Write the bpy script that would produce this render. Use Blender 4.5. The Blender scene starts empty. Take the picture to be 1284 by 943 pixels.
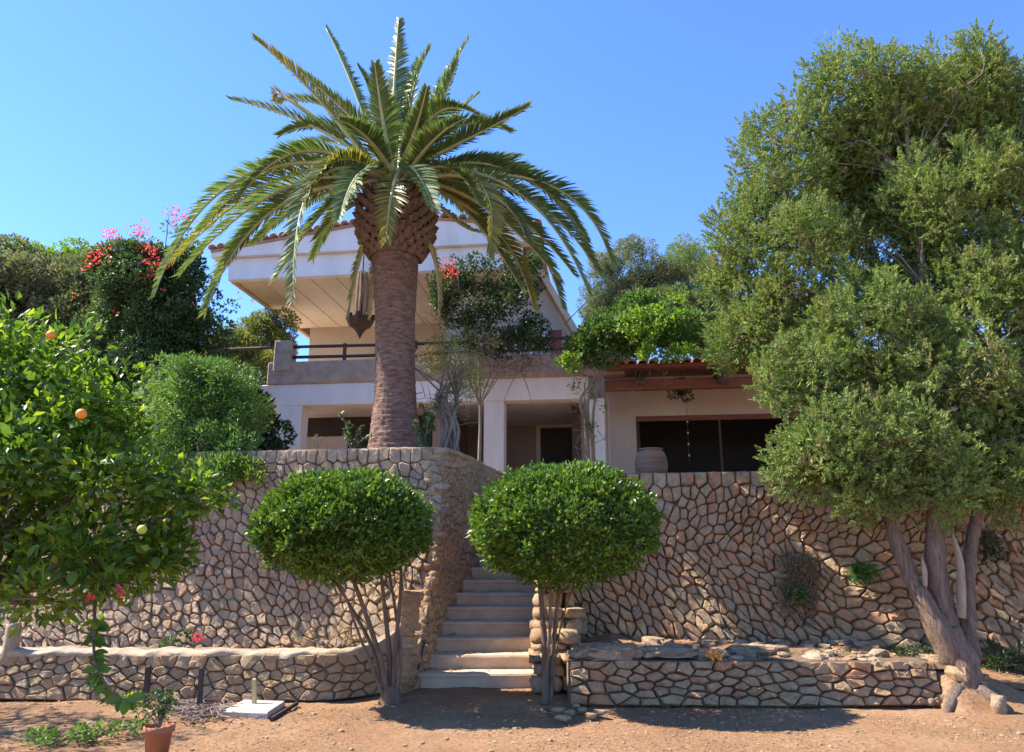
import bpy, math, random
import numpy as np
from mathutils import Vector, Matrix, noise
rnd = random.Random(7)
rng = np.random.default_rng(7)
scene = bpy.context.scene
COL = scene.collection
# ------------------------------------------------------------------ camera
CAMZ, F, PITCH = 1.56, 930.0, math.radians(13.49)
cam = bpy.data.objects.new('camera', bpy.data.cameras.new('camera'))
COL.objects.link(cam)
cam.location = (0, 0, CAMZ)
cam.rotation_euler = (math.radians(90) + PITCH, 0, 0)
cam.data.sensor_width = 36
cam.data.lens = 36 * F / 1284
cam.data.clip_start = 0.05
cam.data.clip_end = 3000
scene.camera = cam
# ------------------------------------------------------------------ light
TO_SUN = Vector((-1.50, 0.22, 1.72)).normalized()
EL = math.asin(TO_SUN.z)
AZ = math.atan2(TO_SUN.x, TO_SUN.y)
w = bpy.data.worlds.new("World"); scene.world = w; w.use_nodes = True
nt = w.node_tree
sky = nt.nodes.new('ShaderNodeTexSky'); sky.sky_type = 'NISHITA'; sky.sun_disc = False
sky.sun_elevation = EL; sky.sun_rotation = AZ; sky.altitude = 0
sky.air_density = 1.0; sky.dust_density = 0.0; sky.ozone_density = 2.5
bgn = nt.nodes['Background']; bgn.inputs[1].default_value = 0.15
tint = nt.nodes.new('ShaderNodeMix'); tint.data_type = 'RGBA'; tint.blend_type = 'MULTIPLY'
tint.inputs[0].default_value = 1; tint.inputs[7].default_value = (.375, .51, .73, 1)
nt.links.new(sky.outputs[0], tint.inputs[6]); nt.links.new(tint.outputs[2], bgn.inputs[0])
sl = bpy.data.lights.new('sun', 'SUN'); sl.energy = 3.6; sl.angle = math.radians(0.5); sl.color = (1, 0.93, 0.82)
so = bpy.data.objects.new('sun', sl); COL.objects.link(so)
so.rotation_euler = (-TO_SUN).to_track_quat('-Z', 'Y').to_euler()
so.location = (-10, 5, 20)
vs = scene.view_settings
vs.view_transform = 'Standard'; vs.look = 'None'; vs.gamma = 1; vs.exposure = 1.72
try:
    scene.cycles.max_bounces = 7; scene.cycles.diffuse_bounces = 5; scene.cycles.transparent_max_bounces = 8
    scene.cycles.use_denoising = True
except Exception:
    pass
# ------------------------------------------------------------------ helpers
CP, SP = math.cos(PITCH), math.sin(PITCH)
def ray(u, v):
    x = (u - 642) / F; y = (471.5 - v) / F
    return Vector((x, CP - y * SP, SP + y * CP))
def at(u, v, Y):
    d = ray(u, v); s = Y / d.y
    return Vector((d.x * s, Y, CAMZ + d.z * s))
def gnd(u, v, z=0.0):
    d = ray(u, v); s = (z - CAMZ) / d.z
    return Vector((d.x * s, d.y * s, z))
def mpp(u, v, Y):                      # metres per photo pixel
    return Y / ray(u, v).y / F
def project(p):
    p = Vector(p) - Vector((0, 0, CAMZ))
    dep = p.y * CP + p.z * SP
    if dep < 0.1: return None
    up = -p.y * SP + p.z * CP
    return (642 + F * p.x / dep, 471.5 - F * up / dep, dep)

def tag(o, label=None, cat=None, group=None, kind=None):
    if label: o['label'] = label
    if cat: o['category'] = cat
    if group: o['group'] = group
    if kind: o['kind'] = kind
    return o
def empty(name, loc, label=None, cat=None, group=None, rz=0):
    o = bpy.data.objects.new(name, None); COL.objects.link(o)
    o.empty_display_size = 0.2
    o.location = loc; o.rotation_euler = (0, 0, rz)
    return tag(o, label, cat, group)

def mk(name, V, Fc, mat, parent=None, smooth=False, origin=None, local=False):
    """world-space verts -> one mesh object; origin in world; parents are unrotated unless local=True"""
    V = np.asarray(V, dtype=np.float64).reshape(-1, 3)
    if origin is None: origin = (0, 0, 0) if local else V.mean(axis=0)
    og = np.array(origin, dtype=np.float64)
    me = bpy.data.meshes.new(name)
    Vl = V - og
    if isinstance(Fc, np.ndarray):
        n, k = Fc.shape
        me.vertices.add(len(Vl)); me.vertices.foreach_set('co', Vl.astype(np.float32).ravel())
        me.loops.add(n * k); me.loops.foreach_set('vertex_index', Fc.astype(np.int32).ravel())
        me.polygons.add(n)
        me.polygons.foreach_set('loop_start', (np.arange(n) * k).astype(np.int32))
        me.update(calc_edges=True)
        me.validate()
    else:
        me.from_pydata([tuple(x) for x in Vl], [], Fc)
    if smooth: me.shade_smooth()
    if mat: me.materials.append(mat)
    o = bpy.data.objects.new(name, me); COL.objects.link(o)
    if parent is not None:
        o.parent = parent
        pl = Vector((0, 0, 0))
        if not local:
            q = parent
            while q is not None:
                pl += q.location; q = q.parent
        o.location = Vector(og) - pl
    else:
        o.location = Vector(og)
    return o

class MB:
    def __init__(s): s.V = []; s.F = []
    def add(s, V, Fc):
        n = len(s.V); s.V.extend([tuple(v) for v in V]); s.F.extend([tuple(i + n for i in f) for f in Fc]); return s
    def box(s, x0, x1, y0, y1, z0, z1, b=0.0):
        if b <= 0:
            V = [(x, y, z) for z in (z0, z1) for y in (y0, y1) for x in (x0, x1)]
            return s.add(V, [(0, 2, 3, 1), (4, 5, 7, 6), (0, 1, 5, 4), (2, 6, 7, 3), (0, 4, 6, 2), (1, 3, 7, 5)])
        # chamfered box
        def ring(z, i):
            return [(x0 + i + (b - i), y0 + i, z), (x1 - b, y0 + i, z), (x1 - i, y0 + b, z), (x1 - i, y1 - b, z), (x1 - b, y1 - i, z), (x0 + b, y1 - i, z), (x0 + i, y1 - b, z), (x0 + i, y0 + b, z)]
        R = [ring(z0, b * .6), ring(z0 + b, 0), ring(z1 - b, 0), ring(z1, b * .6)]
        V = sum(R, []); Fc = [tuple(range(7, -1, -1)), tuple(24 + k for k in range(8))]
        for r in range(3):
            for k in range(8):
                Fc.append((r * 8 + k, r * 8 + (k + 1) % 8, r * 8 + 8 + (k + 1) % 8, r * 8 + 8 + k))
        return s.add(V, Fc)
    def obj(s, name, mat, parent=None, smooth=False, local=False, origin=None):
        return mk(name, s.V, s.F, mat, parent, smooth, origin, local)

def catmull(P, R, n):
    P = [Vector(p) for p in P]; out = []; ro = []
    for i in range(len(P) - 1):
        p0 = P[max(i - 1, 0)]; p1 = P[i]; p2 = P[i + 1]; p3 = P[min(i + 2, len(P) - 1)]
        for k in range(n):
            t = k / n
            out.append(0.5 * ((2 * p1) + (p2 - p0) * t + (2 * p0 - 5 * p1 + 4 * p2 - p3) * t * t + (3 * p1 - p0 - 3 * p2 + p3) * t ** 3))
            ro.append(R[i] * (1 - t) + R[i + 1] * t)
    out.append(P[-1]); ro.append(R[-1])
    return out, ro
def tube(mb, P, R, sides=6, n=4, ridge=0.0, rf=5, twist=0.0, bump=0.0, cap=True):
    P, R = catmull(P, R, n) if n > 1 else ([Vector(p) for p in P], list(R))
    T = [(P[min(i + 1, len(P) - 1)] - P[max(i - 1, 0)]).normalized() for i in range(len(P))]
    a = Vector((1, 0, 0)) if abs(T[0].x) < .8 else Vector((0, 1, 0))
    N = (a - T[0] * a.dot(T[0])).normalized(); V = []
    for i, p in enumerate(P):
        N = (N - T[i] * N.dot(T[i])).normalized(); B = T[i].cross(N)
        for k in range(sides):
            th = 2 * math.pi * k / sides
            r = R[i]
            if ridge: r *= 1 + ridge * (math.sin(rf * (th + twist * i)) + .6 * math.sin((rf * 2 - 1) * (th + twist * i * .8) + 1.3))
            d = N * math.cos(th) + B * math.sin(th)
            if bump: r *= 1 + bump * noise.noise(p * 6 + d * 1.7)
            V.append(p + d * r)
    Fc = []
    for i in range(len(P) - 1):
        for k in range(sides):
            k2 = (k + 1) % sides
            Fc.append((i * sides + k, i * sides + k2, (i + 1) * sides + k2, (i + 1) * sides + k))
    if cap:
        Fc.append(tuple(range(sides - 1, -1, -1))); Fc.append(tuple((len(P) - 1) * sides + k for k in range(sides)))
    mb.add(V, Fc); return mb
def lathe(mb, c, prof, sides=20, squash=1.0):
    V = []
    for r, z in prof:
        for k in range(sides):
            a = 2 * math.pi * k / sides
            V.append((c[0] + r * math.cos(a), c[1] + r * math.sin(a) * squash, c[2] + z))
    Fc = []
    for i in range(len(prof) - 1):
        for k in range(sides):
            k2 = (k + 1) % sides
            Fc.append((i * sides + k, i * sides + k2, (i + 1) * sides + k2, (i + 1) * sides + k))
    Fc.append(tuple(range(sides - 1, -1, -1))); Fc.append(tuple((len(prof) - 1) * sides + k for k in range(sides)))
    mb.add(V, Fc); return mb
# rock: subdivided cube, rounded and roughened (26 verts, 48 tris)
_rv = []; _ri = {}
for i in range(3):
    for j in range(3):
        for k in range(3):
            if (i, j, k) != (1, 1, 1):
                _ri[(i, j, k)] = len(_rv); _rv.append((i - 1, j - 1, k - 1))
_rf = []
for ax in range(3):
    for sd in (0, 2):
        for a in range(2):
            for b in range(2):
                q = []
                for (da, db) in ((0, 0), (1, 0), (1, 1), (0, 1)):
                    c = [0, 0, 0]; c[ax] = sd; c[(ax + 1) % 3] = a + da; c[(ax + 2) % 3] = b + db
                    q.append(_ri[tuple(c)])
                _rf.append(tuple(q if sd == 2 else q[::-1]))
def rock_verts(c, size, rz=0, seed=0, rough=.16, square=.6):
    r = random.Random(seed); V = []
    cr, sr = math.cos(rz), math.sin(rz)
    for v in _rv:
        d = Vector(v); L = d.length
        p = d.normalized() * (1 - square) * 1.15 + d * square * .95
        p *= 1 + r.uniform(-rough, rough)
        x, y, z = p.x * size[0] / 2, p.y * size[1] / 2, p.z * size[2] / 2
        V.append((c[0] + x * cr - y * sr, c[1] + x * sr + y * cr, c[2] + z))
    return V, _rf
# ------------------------------------------------------------------ materials
def new_mat(name):
    m = bpy.data.materials.new(name); m.use_nodes = True
    return m, m.node_tree, m.node_tree.nodes['Principled BSDF']
def rgba(c): return (c[0], c[1], c[2], 1)
def N(nt, t, **kw):
    n = nt.nodes.new(t)
    for k, v in kw.items(): setattr(n, k, v)
    return n
def pos(nt, scale=(1, 1, 1)):
    g = N(nt, 'ShaderNodeNewGeometry')
    if scale == (1, 1, 1): return g.outputs['Position']
    mp = N(nt, 'ShaderNodeMapping'); mp.inputs['Scale'].default_value = scale
    nt.links.new(g.outputs['Position'], mp.inputs[0]); return mp.outputs[0]
def noi(nt, vec, scale, detail=4, rough=.55):
    n = N(nt, 'ShaderNodeTexNoise'); n.inputs['Scale'].default_value = scale
    n.inputs['Detail'].default_value = detail; n.inputs['Roughness'].default_value = rough
    nt.links.new(vec, n.inputs['Vector']); return n.outputs['Fac']
def ramp(nt, fac, stops):
    r = N(nt, 'ShaderNodeValToRGB'); e = r.color_ramp.elements
    while len(e) < len(stops): e.new(.5)
    for el, (p, c) in zip(e, stops): el.position = p; el.color = rgba(c)
    nt.links.new(fac, r.inputs[0]); return r.outputs[0]
def mix(nt, fac, a, b, mode='MIX'):
    m = N(nt, 'ShaderNodeMix', data_type='RGBA', blend_type=mode)
    for s, x in ((0, fac), (6, a), (7, b)):
        if hasattr(x, 'is_linked') or hasattr(x, 'links'): nt.links.new(x, m.inputs[s])
        elif isinstance(x, (int, float)): m.inputs[s].default_value = x
        else: m.inputs[s].default_value = rgba(x)
    return m.outputs[2]
def mathn(nt, op, a, b=0.0):
    m = N(nt, 'ShaderNodeMath', operation=op)
    for s, x in ((0, a), (1, b)):
        if isinstance(x, (int, float)): m.inputs[s].default_value = x
        else: nt.links.new(x, m.inputs[s])
    return m.outputs[0]
def bump(nt, bs, h, dist, strength=1.0, prev=None):
    b = N(nt, 'ShaderNodeBump'); b.inputs['Distance'].default_value = dist; b.inputs['Strength'].default_value = strength
    nt.links.new(h, b.inputs['Height'])
    if prev is not None: nt.links.new(prev, b.inputs['Normal'])
    nt.links.new(b.outputs[0], bs.inputs['Normal']); return b.outputs[0]
def rndval(nt):      # random per object plus random per loose piece
    oi = N(nt, 'ShaderNodeObjectInfo'); g = N(nt, 'ShaderNodeNewGeometry')
    return mathn(nt, 'FRACT', mathn(nt, 'ADD', oi.outputs['Random'], g.outputs['Random Per Island']))

def simple(name, c1, c2=None, scale=6, rough=.85, bd=.004, bs=40, spots=None, pscale=(1, 1, 1), metallic=0):
    m, nt, b = new_mat(name); c2 = c2 or tuple(x * .75 for x in c1)
    p = pos(nt, pscale)
    col = ramp(nt, noi(nt, p, scale, 6), [(.3, c2), (.7, c1)])
    if spots: col = mix(nt, ramp(nt, noi(nt, p, scale * .35, 5, .7), [(.52, (0, 0, 0)), (.68, (.8, .8, .8))]), col, spots)
    nt.links.new(col, b.inputs['Base Color']); b.inputs['Roughness'].default_value = rough
    b.inputs['Metallic'].default_value = metallic
    if bd: bump(nt, b, noi(nt, p, bs, 5, .65), bd)
    return m
def stone_mat(name, tones, grime=(.32, .26, .20), bs=16, bd=.035, rough=.95):
    m, nt, b = new_mat(name); p = pos(nt)
    k = len(tones)
    c = ramp(nt, rndval(nt), [((i + .5) / k, t) for i, t in enumerate(tones)])
    f = noi(nt, p, 9, 6, .65)
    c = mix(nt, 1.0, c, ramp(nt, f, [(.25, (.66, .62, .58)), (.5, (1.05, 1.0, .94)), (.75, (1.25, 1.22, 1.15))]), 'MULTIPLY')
    c = mix(nt, ramp(nt, noi(nt, p, 2.3, 6, .75), [(.5, (0, 0, 0)), (.7, (.55, .55, .55))]), c, grime)
    c = mix(nt, ramp(nt, noi(nt, p, 31, 5, .7), [(.60, (0, 0, 0)), (.68, (.55, .55, .55))]), c, (.20, .14, .095))
    nt.links.new(c, b.inputs['Base Color']); b.inputs['Roughness'].default_value = rough
    b.inputs['Specular IOR Level'].default_value = .15
    n1 = bump(nt, b, noi(nt, p, bs, 7, .75), bd * 1.5)
    bump(nt, b, noi(nt, p, bs * 3.5, 5, .75), bd * .6, 1.0, n1)
    return m
def leaf_mat(name, cols, trans=.35, rough=.5, clump=1.3, dead=None, spec=.4):
    m, nt, b = new_mat(name); p = pos(nt)
    g = N(nt, 'ShaderNodeNewGeometry')
    k = len(cols)
    c = ramp(nt, g.outputs['Random Per Island'], [((i + .5) / k, t) for i, t in enumerate(cols)])
    c = mix(nt, 1.0, c, ramp(nt, noi(nt, p, clump, 3), [(.3, (.72, .78, .78)), (.7, (1.3, 1.2, 1.05))]), 'MULTIPLY')
    if dead: c = mix(nt, ramp(nt, noi(nt, p, clump * 1.3, 4, .6), [(.54, (0, 0, 0)), (.68, (.8, .8, .8))]), c, dead)
    nt.links.new(c, b.inputs['Base Color']); b.inputs['Roughness'].default_value = rough
    b.inputs['Specular IOR Level'].default_value = spec
    t = N(nt, 'ShaderNodeBsdfTranslucent')
    tc = mix(nt, 1.0, c, (1.5, 1.5, .7), 'MULTIPLY'); nt.links.new(tc, t.inputs[0])
    ms = N(nt, 'ShaderNodeMixShader'); ms.inputs[0].default_value = trans
    nt.links.new(b.outputs[0], ms.inputs[1]); nt.links.new(t.outputs[0], ms.inputs[2])
    nt.links.new(ms.outputs[0], nt.nodes['Material Output'].inputs[0])
    return m

M = {}
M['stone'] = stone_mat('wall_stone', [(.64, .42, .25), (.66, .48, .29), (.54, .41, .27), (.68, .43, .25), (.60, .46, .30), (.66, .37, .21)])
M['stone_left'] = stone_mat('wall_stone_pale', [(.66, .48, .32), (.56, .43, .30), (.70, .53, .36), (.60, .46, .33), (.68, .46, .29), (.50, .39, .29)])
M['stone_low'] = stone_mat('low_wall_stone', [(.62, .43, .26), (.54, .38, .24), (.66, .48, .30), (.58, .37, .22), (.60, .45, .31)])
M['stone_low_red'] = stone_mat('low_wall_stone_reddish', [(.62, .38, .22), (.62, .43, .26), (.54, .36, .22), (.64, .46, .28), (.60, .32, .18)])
M['stone_side'] = stone_mat('side_wall_stone', [(.70, .45, .27), (.64, .42, .26), (.72, .50, .32), (.62, .39, .23)], grime=(.46, .29, .18), bs=14, bd=.04)  # tones lifted and warmed to stand in for light bounced onto the side wall
M['mortar'] = simple('earth_mortar', (.24, .155, .095), (.12, .08, .05), 8, .95, .02, 30)
M['mortar_tan'] = simple('tan_joint_earth', (.36, .25, .16), (.20, .14, .09), 8, .95, .02, 30)
M['mortar_pale'] = simple('pale_mortar', (.42, .30, .21), (.26, .18, .13), 8, .95, .03, 24)
M['cap'] = simple('cement_cap', (.52, .40, .27), (.34, .25, .17), 5, .9, .015, 30)
M['step'] = simple('step_plaster', (.62, .455, .32), (.46, .33, .23), 4.5, .85, .008, 25, spots=(.50, .33, .21))
M['white'] = simple('white_render', (.82, .80, .77), (.70, .68, .65), 1.6, .8, .008, 9, spots=(.60, .56, .50), pscale=(1, 1, .35))
M['cream'] = simple('cream_render', (.60, .51, .42), (.50, .41, .33), 1.2, .85, .008, 9, spots=(.44, .36, .29), pscale=(1, 1, .4))
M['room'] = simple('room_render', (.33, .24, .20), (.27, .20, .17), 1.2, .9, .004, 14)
M['dark_room'] = simple('painted_room_shade', (.06, .05, .045), (.04, .035, .03), 1.2, .9, .004, 14)  # near-black colour paints in the shade of the unlit rooms
M['upper'] = simple('ochre_render', (.62, .47, .33), (.55, .41, .29), 1.2, .85, .004, 14)
M['soffit'] = simple('soffit_board_paint', (.76, .58, .38), (.68, .50, .32), 2.5, .7, .002, 60)
M['parapet'] = simple('parapet_stone', (.48, .38, .29), (.32, .25, .19), 5, .95, .05, 9, spots=(.52, .36, .26))
M['tile'] = simple('roof_tile_clay', (.50, .30, .23), (.36, .22, .17), 8, .85, .006, 40)
M['wood'] = simple('red_brown_wood', (.26, .095, .055), (.14, .05, .03), 3, .65, .004, 30, pscale=(1, 1, 12))
M['wood_dark'] = simple('dark_wood', (.09, .05, .035), (.05, .03, .02), 3, .7, .004, 30)
M['red_paint'] = simple('red_paint', (.38, .05, .04), (.28, .04, .03), 3, .5, .001, 30)
M['iron'] = simple('rusty_iron', (.07, .04, .035), (.03, .02, .02), 10, .7, .003, 60)
M['terracotta'] = simple('terracotta', (.52, .19, .09), (.42, .15, .07), 7, .8, .003, 50)
M['jar'] = simple('jar_clay', (.34, .19, .11), (.20, .11, .065), 5, .8, .01, 10, pscale=(.3, .3, 6))
M['stake'] = simple('stake_wood', (.55, .42, .20), (.42, .31, .14), 8, .7, .003, 50)
M['slab'] = simple('concrete_slab', (.55, .49, .42), (.42, .37, .31), 8, .9, .006, 40)
M['rock'] = stone_mat('outcrop_rock', [(.60, .45, .31), (.54, .40, .28), (.64, .50, .36)], bs=9, bd=.05)
M['soil'] = simple('terrace_soil', (.34, .21, .14), (.22, .14, .09), 6, .95, .03, 18)
M['bark_j'] = simple('juniper_bark', (.40, .27, .19), (.17, .11, .075), 7, .95, .06, 16, spots=(.36, .28, .22), pscale=(5, 5, .8))
M['dead_wood'] = simple('bare_dead_wood', (.46, .35, .24), (.30, .21, .14), 5, .85, .01, 20, pscale=(6, 6, .7))
M['bark_t'] = simple('shrub_bark', (.24, .155, .10), (.11, .07, .045), 6, .95, .012, 30, pscale=(3, 3, .6))
M['bark_g'] = simple('grey_vine_bark', (.30, .25, .20), (.17, .14, .11), 6, .95, .012, 30, pscale=(3, 3, .6))
M['twig'] = simple('dry_twig', (.30, .22, .17), (.16, .11, .09), 9, .9, .002, 50)
M['boss'] = simple('palm_leaf_base', (.10, .055, .04), (.05, .028, .022), 12, .9, .008, 40)
M['boss_cut'] = simple('palm_leaf_base_cut', (.24, .155, .11), (.11, .065, .045), 14, .9, .006, 50)
M['rachis'] = simple('palm_rachis', (.42, .42, .20), (.30, .30, .12), 5, .55, 0, 1)
M['white_flower'] = simple('white_frosting', (.75, .7, .68), None, 6, .6, 0)
M['glass_bead'] = simple('glass_bead', (.35, .37, .38), (.2, .22, .24), 9, .1, 0)
def palm_bark():
    m, nt, b = new_mat('palm_bark'); p = pos(nt, (1, 1, 3.2)); p2 = pos(nt, (1, 1, 1.6))
    v = N(nt, 'ShaderNodeTexVoronoi'); v.inputs['Scale'].default_value = 7; nt.links.new(p2, v.inputs['Vector'])
    f = noi(nt, p, 7, 7, .7)
    c = ramp(nt, f, [(.3, (.10, .055, .04)), (.52, (.30, .175, .125)), (.75, (.50, .33, .24))])
    nt.links.new(c, b.inputs['Base Color']); b.inputs['Roughness'].default_value = .95
    n1 = bump(nt, b, f, .09); bump(nt, b, v.outputs['Distance'], .03, .6, n1)
    return m
M['palm_bark'] = palm_bark()
def ground_mat():
    m, nt, b = new_mat('dry_earth'); p = pos(nt)
    c = ramp(nt, noi(nt, p, .9, 8, .68), [(.3, (.34, .175, .09)), (.5, (.49, .265, .14)), (.68, (.59, .365, .215))])
    c = mix(nt, ramp(nt, noi(nt, p, 26, 6, .75), [(.38, (.75, .75, .75)), (.56, (0, 0, 0))]), c, (.24, .15, .095))
    c = mix(nt, ramp(nt, noi(nt, p, 60, 3, .6), [(.60, (0, 0, 0)), (.72, (.7, .7, .7))]), c, (.62, .52, .36))
    c = mix(nt, ramp(nt, noi(nt, p, 1.7, 6, .7), [(.54, (0, 0, 0)), (.70, (.6, .6, .6))]), c, (.27, .20, .10))
    c = mix(nt, ramp(nt, noi(nt, p, 3.6, 7, .75), [(.55, (0, 0, 0)), (.66, (.55, .55, .55))]), c, (.27, .15, .085))
    nt.links.new(c, b.inputs['Base Color']); b.inputs['Roughness'].default_value = .97
    b.inputs['Specular IOR Level'].default_value = .1
    n1 = bump(nt, b, noi(nt, p, 14, 8, .75), .05); bump(nt, b, noi(nt, p, 90, 3, .7), .01, 1, n1)
    return m
M['ground'] = ground_mat()
L = {}
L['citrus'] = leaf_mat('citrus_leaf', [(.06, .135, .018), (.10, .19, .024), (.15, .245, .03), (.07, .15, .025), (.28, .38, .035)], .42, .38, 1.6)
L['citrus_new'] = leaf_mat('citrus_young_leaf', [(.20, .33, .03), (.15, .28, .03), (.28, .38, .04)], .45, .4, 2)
L['topiary'] = leaf_mat('topiary_leaf', [(.05, .105, .02), (.10, .19, .028), (.07, .145, .022), (.18, .27, .04)], .3, .35, 2.2)
L['juniper'] = leaf_mat('juniper_foliage', [(.16, .24, .07), (.20, .28, .075), (.26, .32, .10), (.15, .22, .07)], .25, .75, 2.6, dead=(.27, .21, .12), spec=.2)
L['olive'] = leaf_mat('olive_foliage', [(.14, .17, .09), (.19, .21, .12), (.11, .15, .07)], .3, .6, .9, dead=(.24, .21, .17))
L['green'] = leaf_mat('mid_green_foliage', [(.09, .17, .045), (.13, .22, .05), (.06, .13, .04)], .35, .5, 1.0)
L['lime'] = leaf_mat('lime_foliage', [(.22, .34, .04), (.17, .29, .035), (.11, .21, .03)], .45, .5, 1.2)
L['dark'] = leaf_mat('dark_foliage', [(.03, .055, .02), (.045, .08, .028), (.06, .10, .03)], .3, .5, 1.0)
L['bluegreen'] = leaf_mat('blue_green_foliage', [(.055, .11, .045), (.08, .14, .055), (.045, .09, .04)], .35, .45, 1.0)
L['feather'] = leaf_mat('feathery_foliage', [(.12, .22, .06), (.17, .28, .06), (.08, .17, .05)], .35, .5, 1.2)
L['dry'] = leaf_mat('dry_foliage', [(.20, .16, .09), (.14, .12, .07), (.26, .20, .12)], .3, .8, 1.4)
L['yellowish'] = leaf_mat('yellowish_foliage', [(.20, .23, .07), (.26, .27, .08), (.15, .18, .06)], .35, .6, 1.4)
L['palm'] = leaf_mat('palm_leaflet', [(.085, .145, .05), (.12, .18, .065), (.17, .22, .095)], .3, .5, 1.6, spec=.3)
L['palm_yellow'] = leaf_mat('palm_leaflet_yellowing', [(.20, .20, .04), (.15, .18, .05), (.30, .26, .05)], .35, .45, 1.0)
L['shoot'] = leaf_mat('young_shoot_leaf', [(.13, .24, .035), (.20, .31, .045), (.10, .19, .03)], .35, .4, 3)
L['pink'] = leaf_mat('pink_bract', [(.75, .05, .16), (.65, .04, .20), (.80, .09, .16)], .4, .6, 2)
L['red'] = leaf_mat('red_bract', [(.66, .05, .12), (.74, .10, .07), (.60, .04, .16)], .4, .6, 2)
L['orange_fl'] = leaf_mat('orange_petal', [(.85, .32, .02), (.90, .42, .04)], .3, .6, 2)
L['dead_palm'] = leaf_mat('dead_palm_leaflet', [(.36, .26, .16), (.28, .19, .11), (.42, .32, .2)], .2, .8, 1.4)

# ------------------------------------------------------------------ foliage
def unit(a): return a / np.maximum(np.linalg.norm(a, axis=1, keepdims=True), 1e-9)
def leaf_arrays(c, d, nrm, ln, wd, fold=.25, curl=.0):
    """rhombic folded leaves; returns verts (4 per leaf) and tris (2 per leaf)"""
    n = len(c); d = unit(d); s = unit(np.cross(d, nrm)); up = np.cross(s, d)
    ln = ln.reshape(-1, 1); wd = wd.reshape(-1, 1)
    V = np.empty((n, 4, 3))
    V[:, 0] = c; V[:, 2] = c + d * ln - up * ln * curl
    m = c + d * ln * .45
    V[:, 1] = m + s * wd * .5 + up * wd * fold; V[:, 3] = m - s * wd * .5 + up * wd * fold
    b = (np.arange(n) * 4).reshape(-1, 1)
    Fc = np.concatenate([b + np.array([[0, 1, 2]]), b + np.array([[0, 2, 3]])], axis=1).reshape(-1, 3)
    return V.reshape(-1, 3), Fc
def needle_arrays(c, d, ln, wd, r):
    n = len(c); d = unit(d); s = unit(np.cross(d, r.normal(size=(n, 3)))); V = np.empty((n, 3, 3))
    V[:, 0] = c - s * (wd * .5)[:, None]; V[:, 1] = c + s * (wd * .5)[:, None]; V[:, 2] = c + d * ln[:, None]
    return V.reshape(-1, 3), (np.arange(n) * 3).reshape(-1, 1) + np.array([[0, 1, 2]])
def join(parts):
    Vs = []; Fs = []; n = 0
    for V, Fc in parts: Vs.append(V); Fs.append(Fc + n); n += len(V)
    return np.concatenate(Vs), np.concatenate(Fs)
def sph(n, r):
    a = r.normal(size=(n, 3)); return unit(a)
def E(u, v, Y, ru, rv, ry):
    """ellipsoid given in photo pixels at depth Y"""
    c = at(u, v, Y); k = mpp(u, v, Y)
    return (np.array(c), np.array([ru * k, ry, rv * k * 1.02]))
def clumps(ells, n, r0, r1, r, inner=.55, up=.0):
    """small foliage clumps spread through the outer volume of big ellipsoids"""
    vol = np.array([e[1][0] * e[1][2] + e[1][0] * e[1][1] for e in ells]); vol = vol / vol.sum()
    idx = r.choice(len(ells), n, p=vol); out = []
    d = sph(n, r); d[:, 2] += up; d = unit(d)
    rr = inner + (1 - inner) * r.random(n) ** .6
    rad = r.uniform(r0, r1, n)
    for k in range(n):
        c, R = ells[idx[k]]
        s = 1 + .13 * noise.noise(Vector(d[k] * 2.3) + Vector(c))
        out.append((c + d[k] * np.maximum(R - rad[k] * .7, .05) * rr[k] * s, rad[k]))
    return out
DENS = 1.9
def crown_from(cl, per, ln, wd, r, outw=1.0, upw=.3, rand=.8, shell=.45, flat=.85, fold=.25, nup=.5, jitter=.25):
    """leaves spread on clumps; per = leaves for a clump of radius 0.3"""
    C = []; D = []; Nn = []
    for c, rad in cl:
        n = max(6, int(per * DENS * (rad / .3) ** 2))
        d = sph(n, r)
        rr = shell + (1 - shell) * r.random((n, 1)) ** .5
        q = c + d * rad * rr * np.array([1, 1, flat])
        C.append(q); D.append(d * outw + np.array([0, 0, upw]) + r.normal(size=(n, 3)) * rand * .6)
        Nn.append(d * .6 + np.array([0, 0, nup]) + r.normal(size=(n, 3)) * .5)
    C = np.concatenate(C); D = np.concatenate(D); Nn = np.concatenate(Nn); n = len(C)
    return leaf_arrays(C, D, Nn, ln * r.uniform(1 - jitter, 1 + jitter, n), wd * r.uniform(1 - jitter, 1 + jitter, n), fold)
def sprays(cl, per, ln, wd, r, k=9, spl=.16, upw=.6, outw=.8):
    """conifer-like: tufts of k scale-leaves along a short axis"""
    C = []; D = []; Nn = []
    for c, rad in cl:
        n = max(5, int(per * (rad / .3) ** 2))
        d = sph(n, r); rr = .35 + .65 * r.random((n, 1)) ** .5
        q = c + d * rad * rr * np.array([.85, .85, 1.3])
        ax = unit(d * outw + np.array([0, 0, upw]) + r.normal(size=(n, 3)) * .35)
        for j in range(k):
            t = (j + .3) / k
            C.append(q + ax * spl * t + r.normal(size=(n, 3)) * .012 * (1.3 - t))
            D.append(ax * 1.0 + r.normal(size=(n, 3)) * .6)
    C = np.concatenate(C); D = np.concatenate(D); n = len(C)
    return needle_arrays(C, D, ln * r.uniform(.6, 1.4, n), wd * r.uniform(.7, 1.3, n), r)
def limbs(mb, root, targets, r0, r1, r, sides=5, sag=.0, frac=.45):
    root = Vector(root)
    for t in targets:
        t = Vector(t)
        m = root.lerp(t, frac) + Vector(r.normal(size=3) * (t - root).length * .07) + Vector((0, 0, (t - root).length * (.08 - sag)))
        m2 = root.lerp(t, .78) + Vector(r.normal(size=3) * (t - root).length * .06)
        tube(mb, [root, m, m2, t], [r0, r0 * .6, (r0 + r1) * .3, r1], sides, 3)
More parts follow.
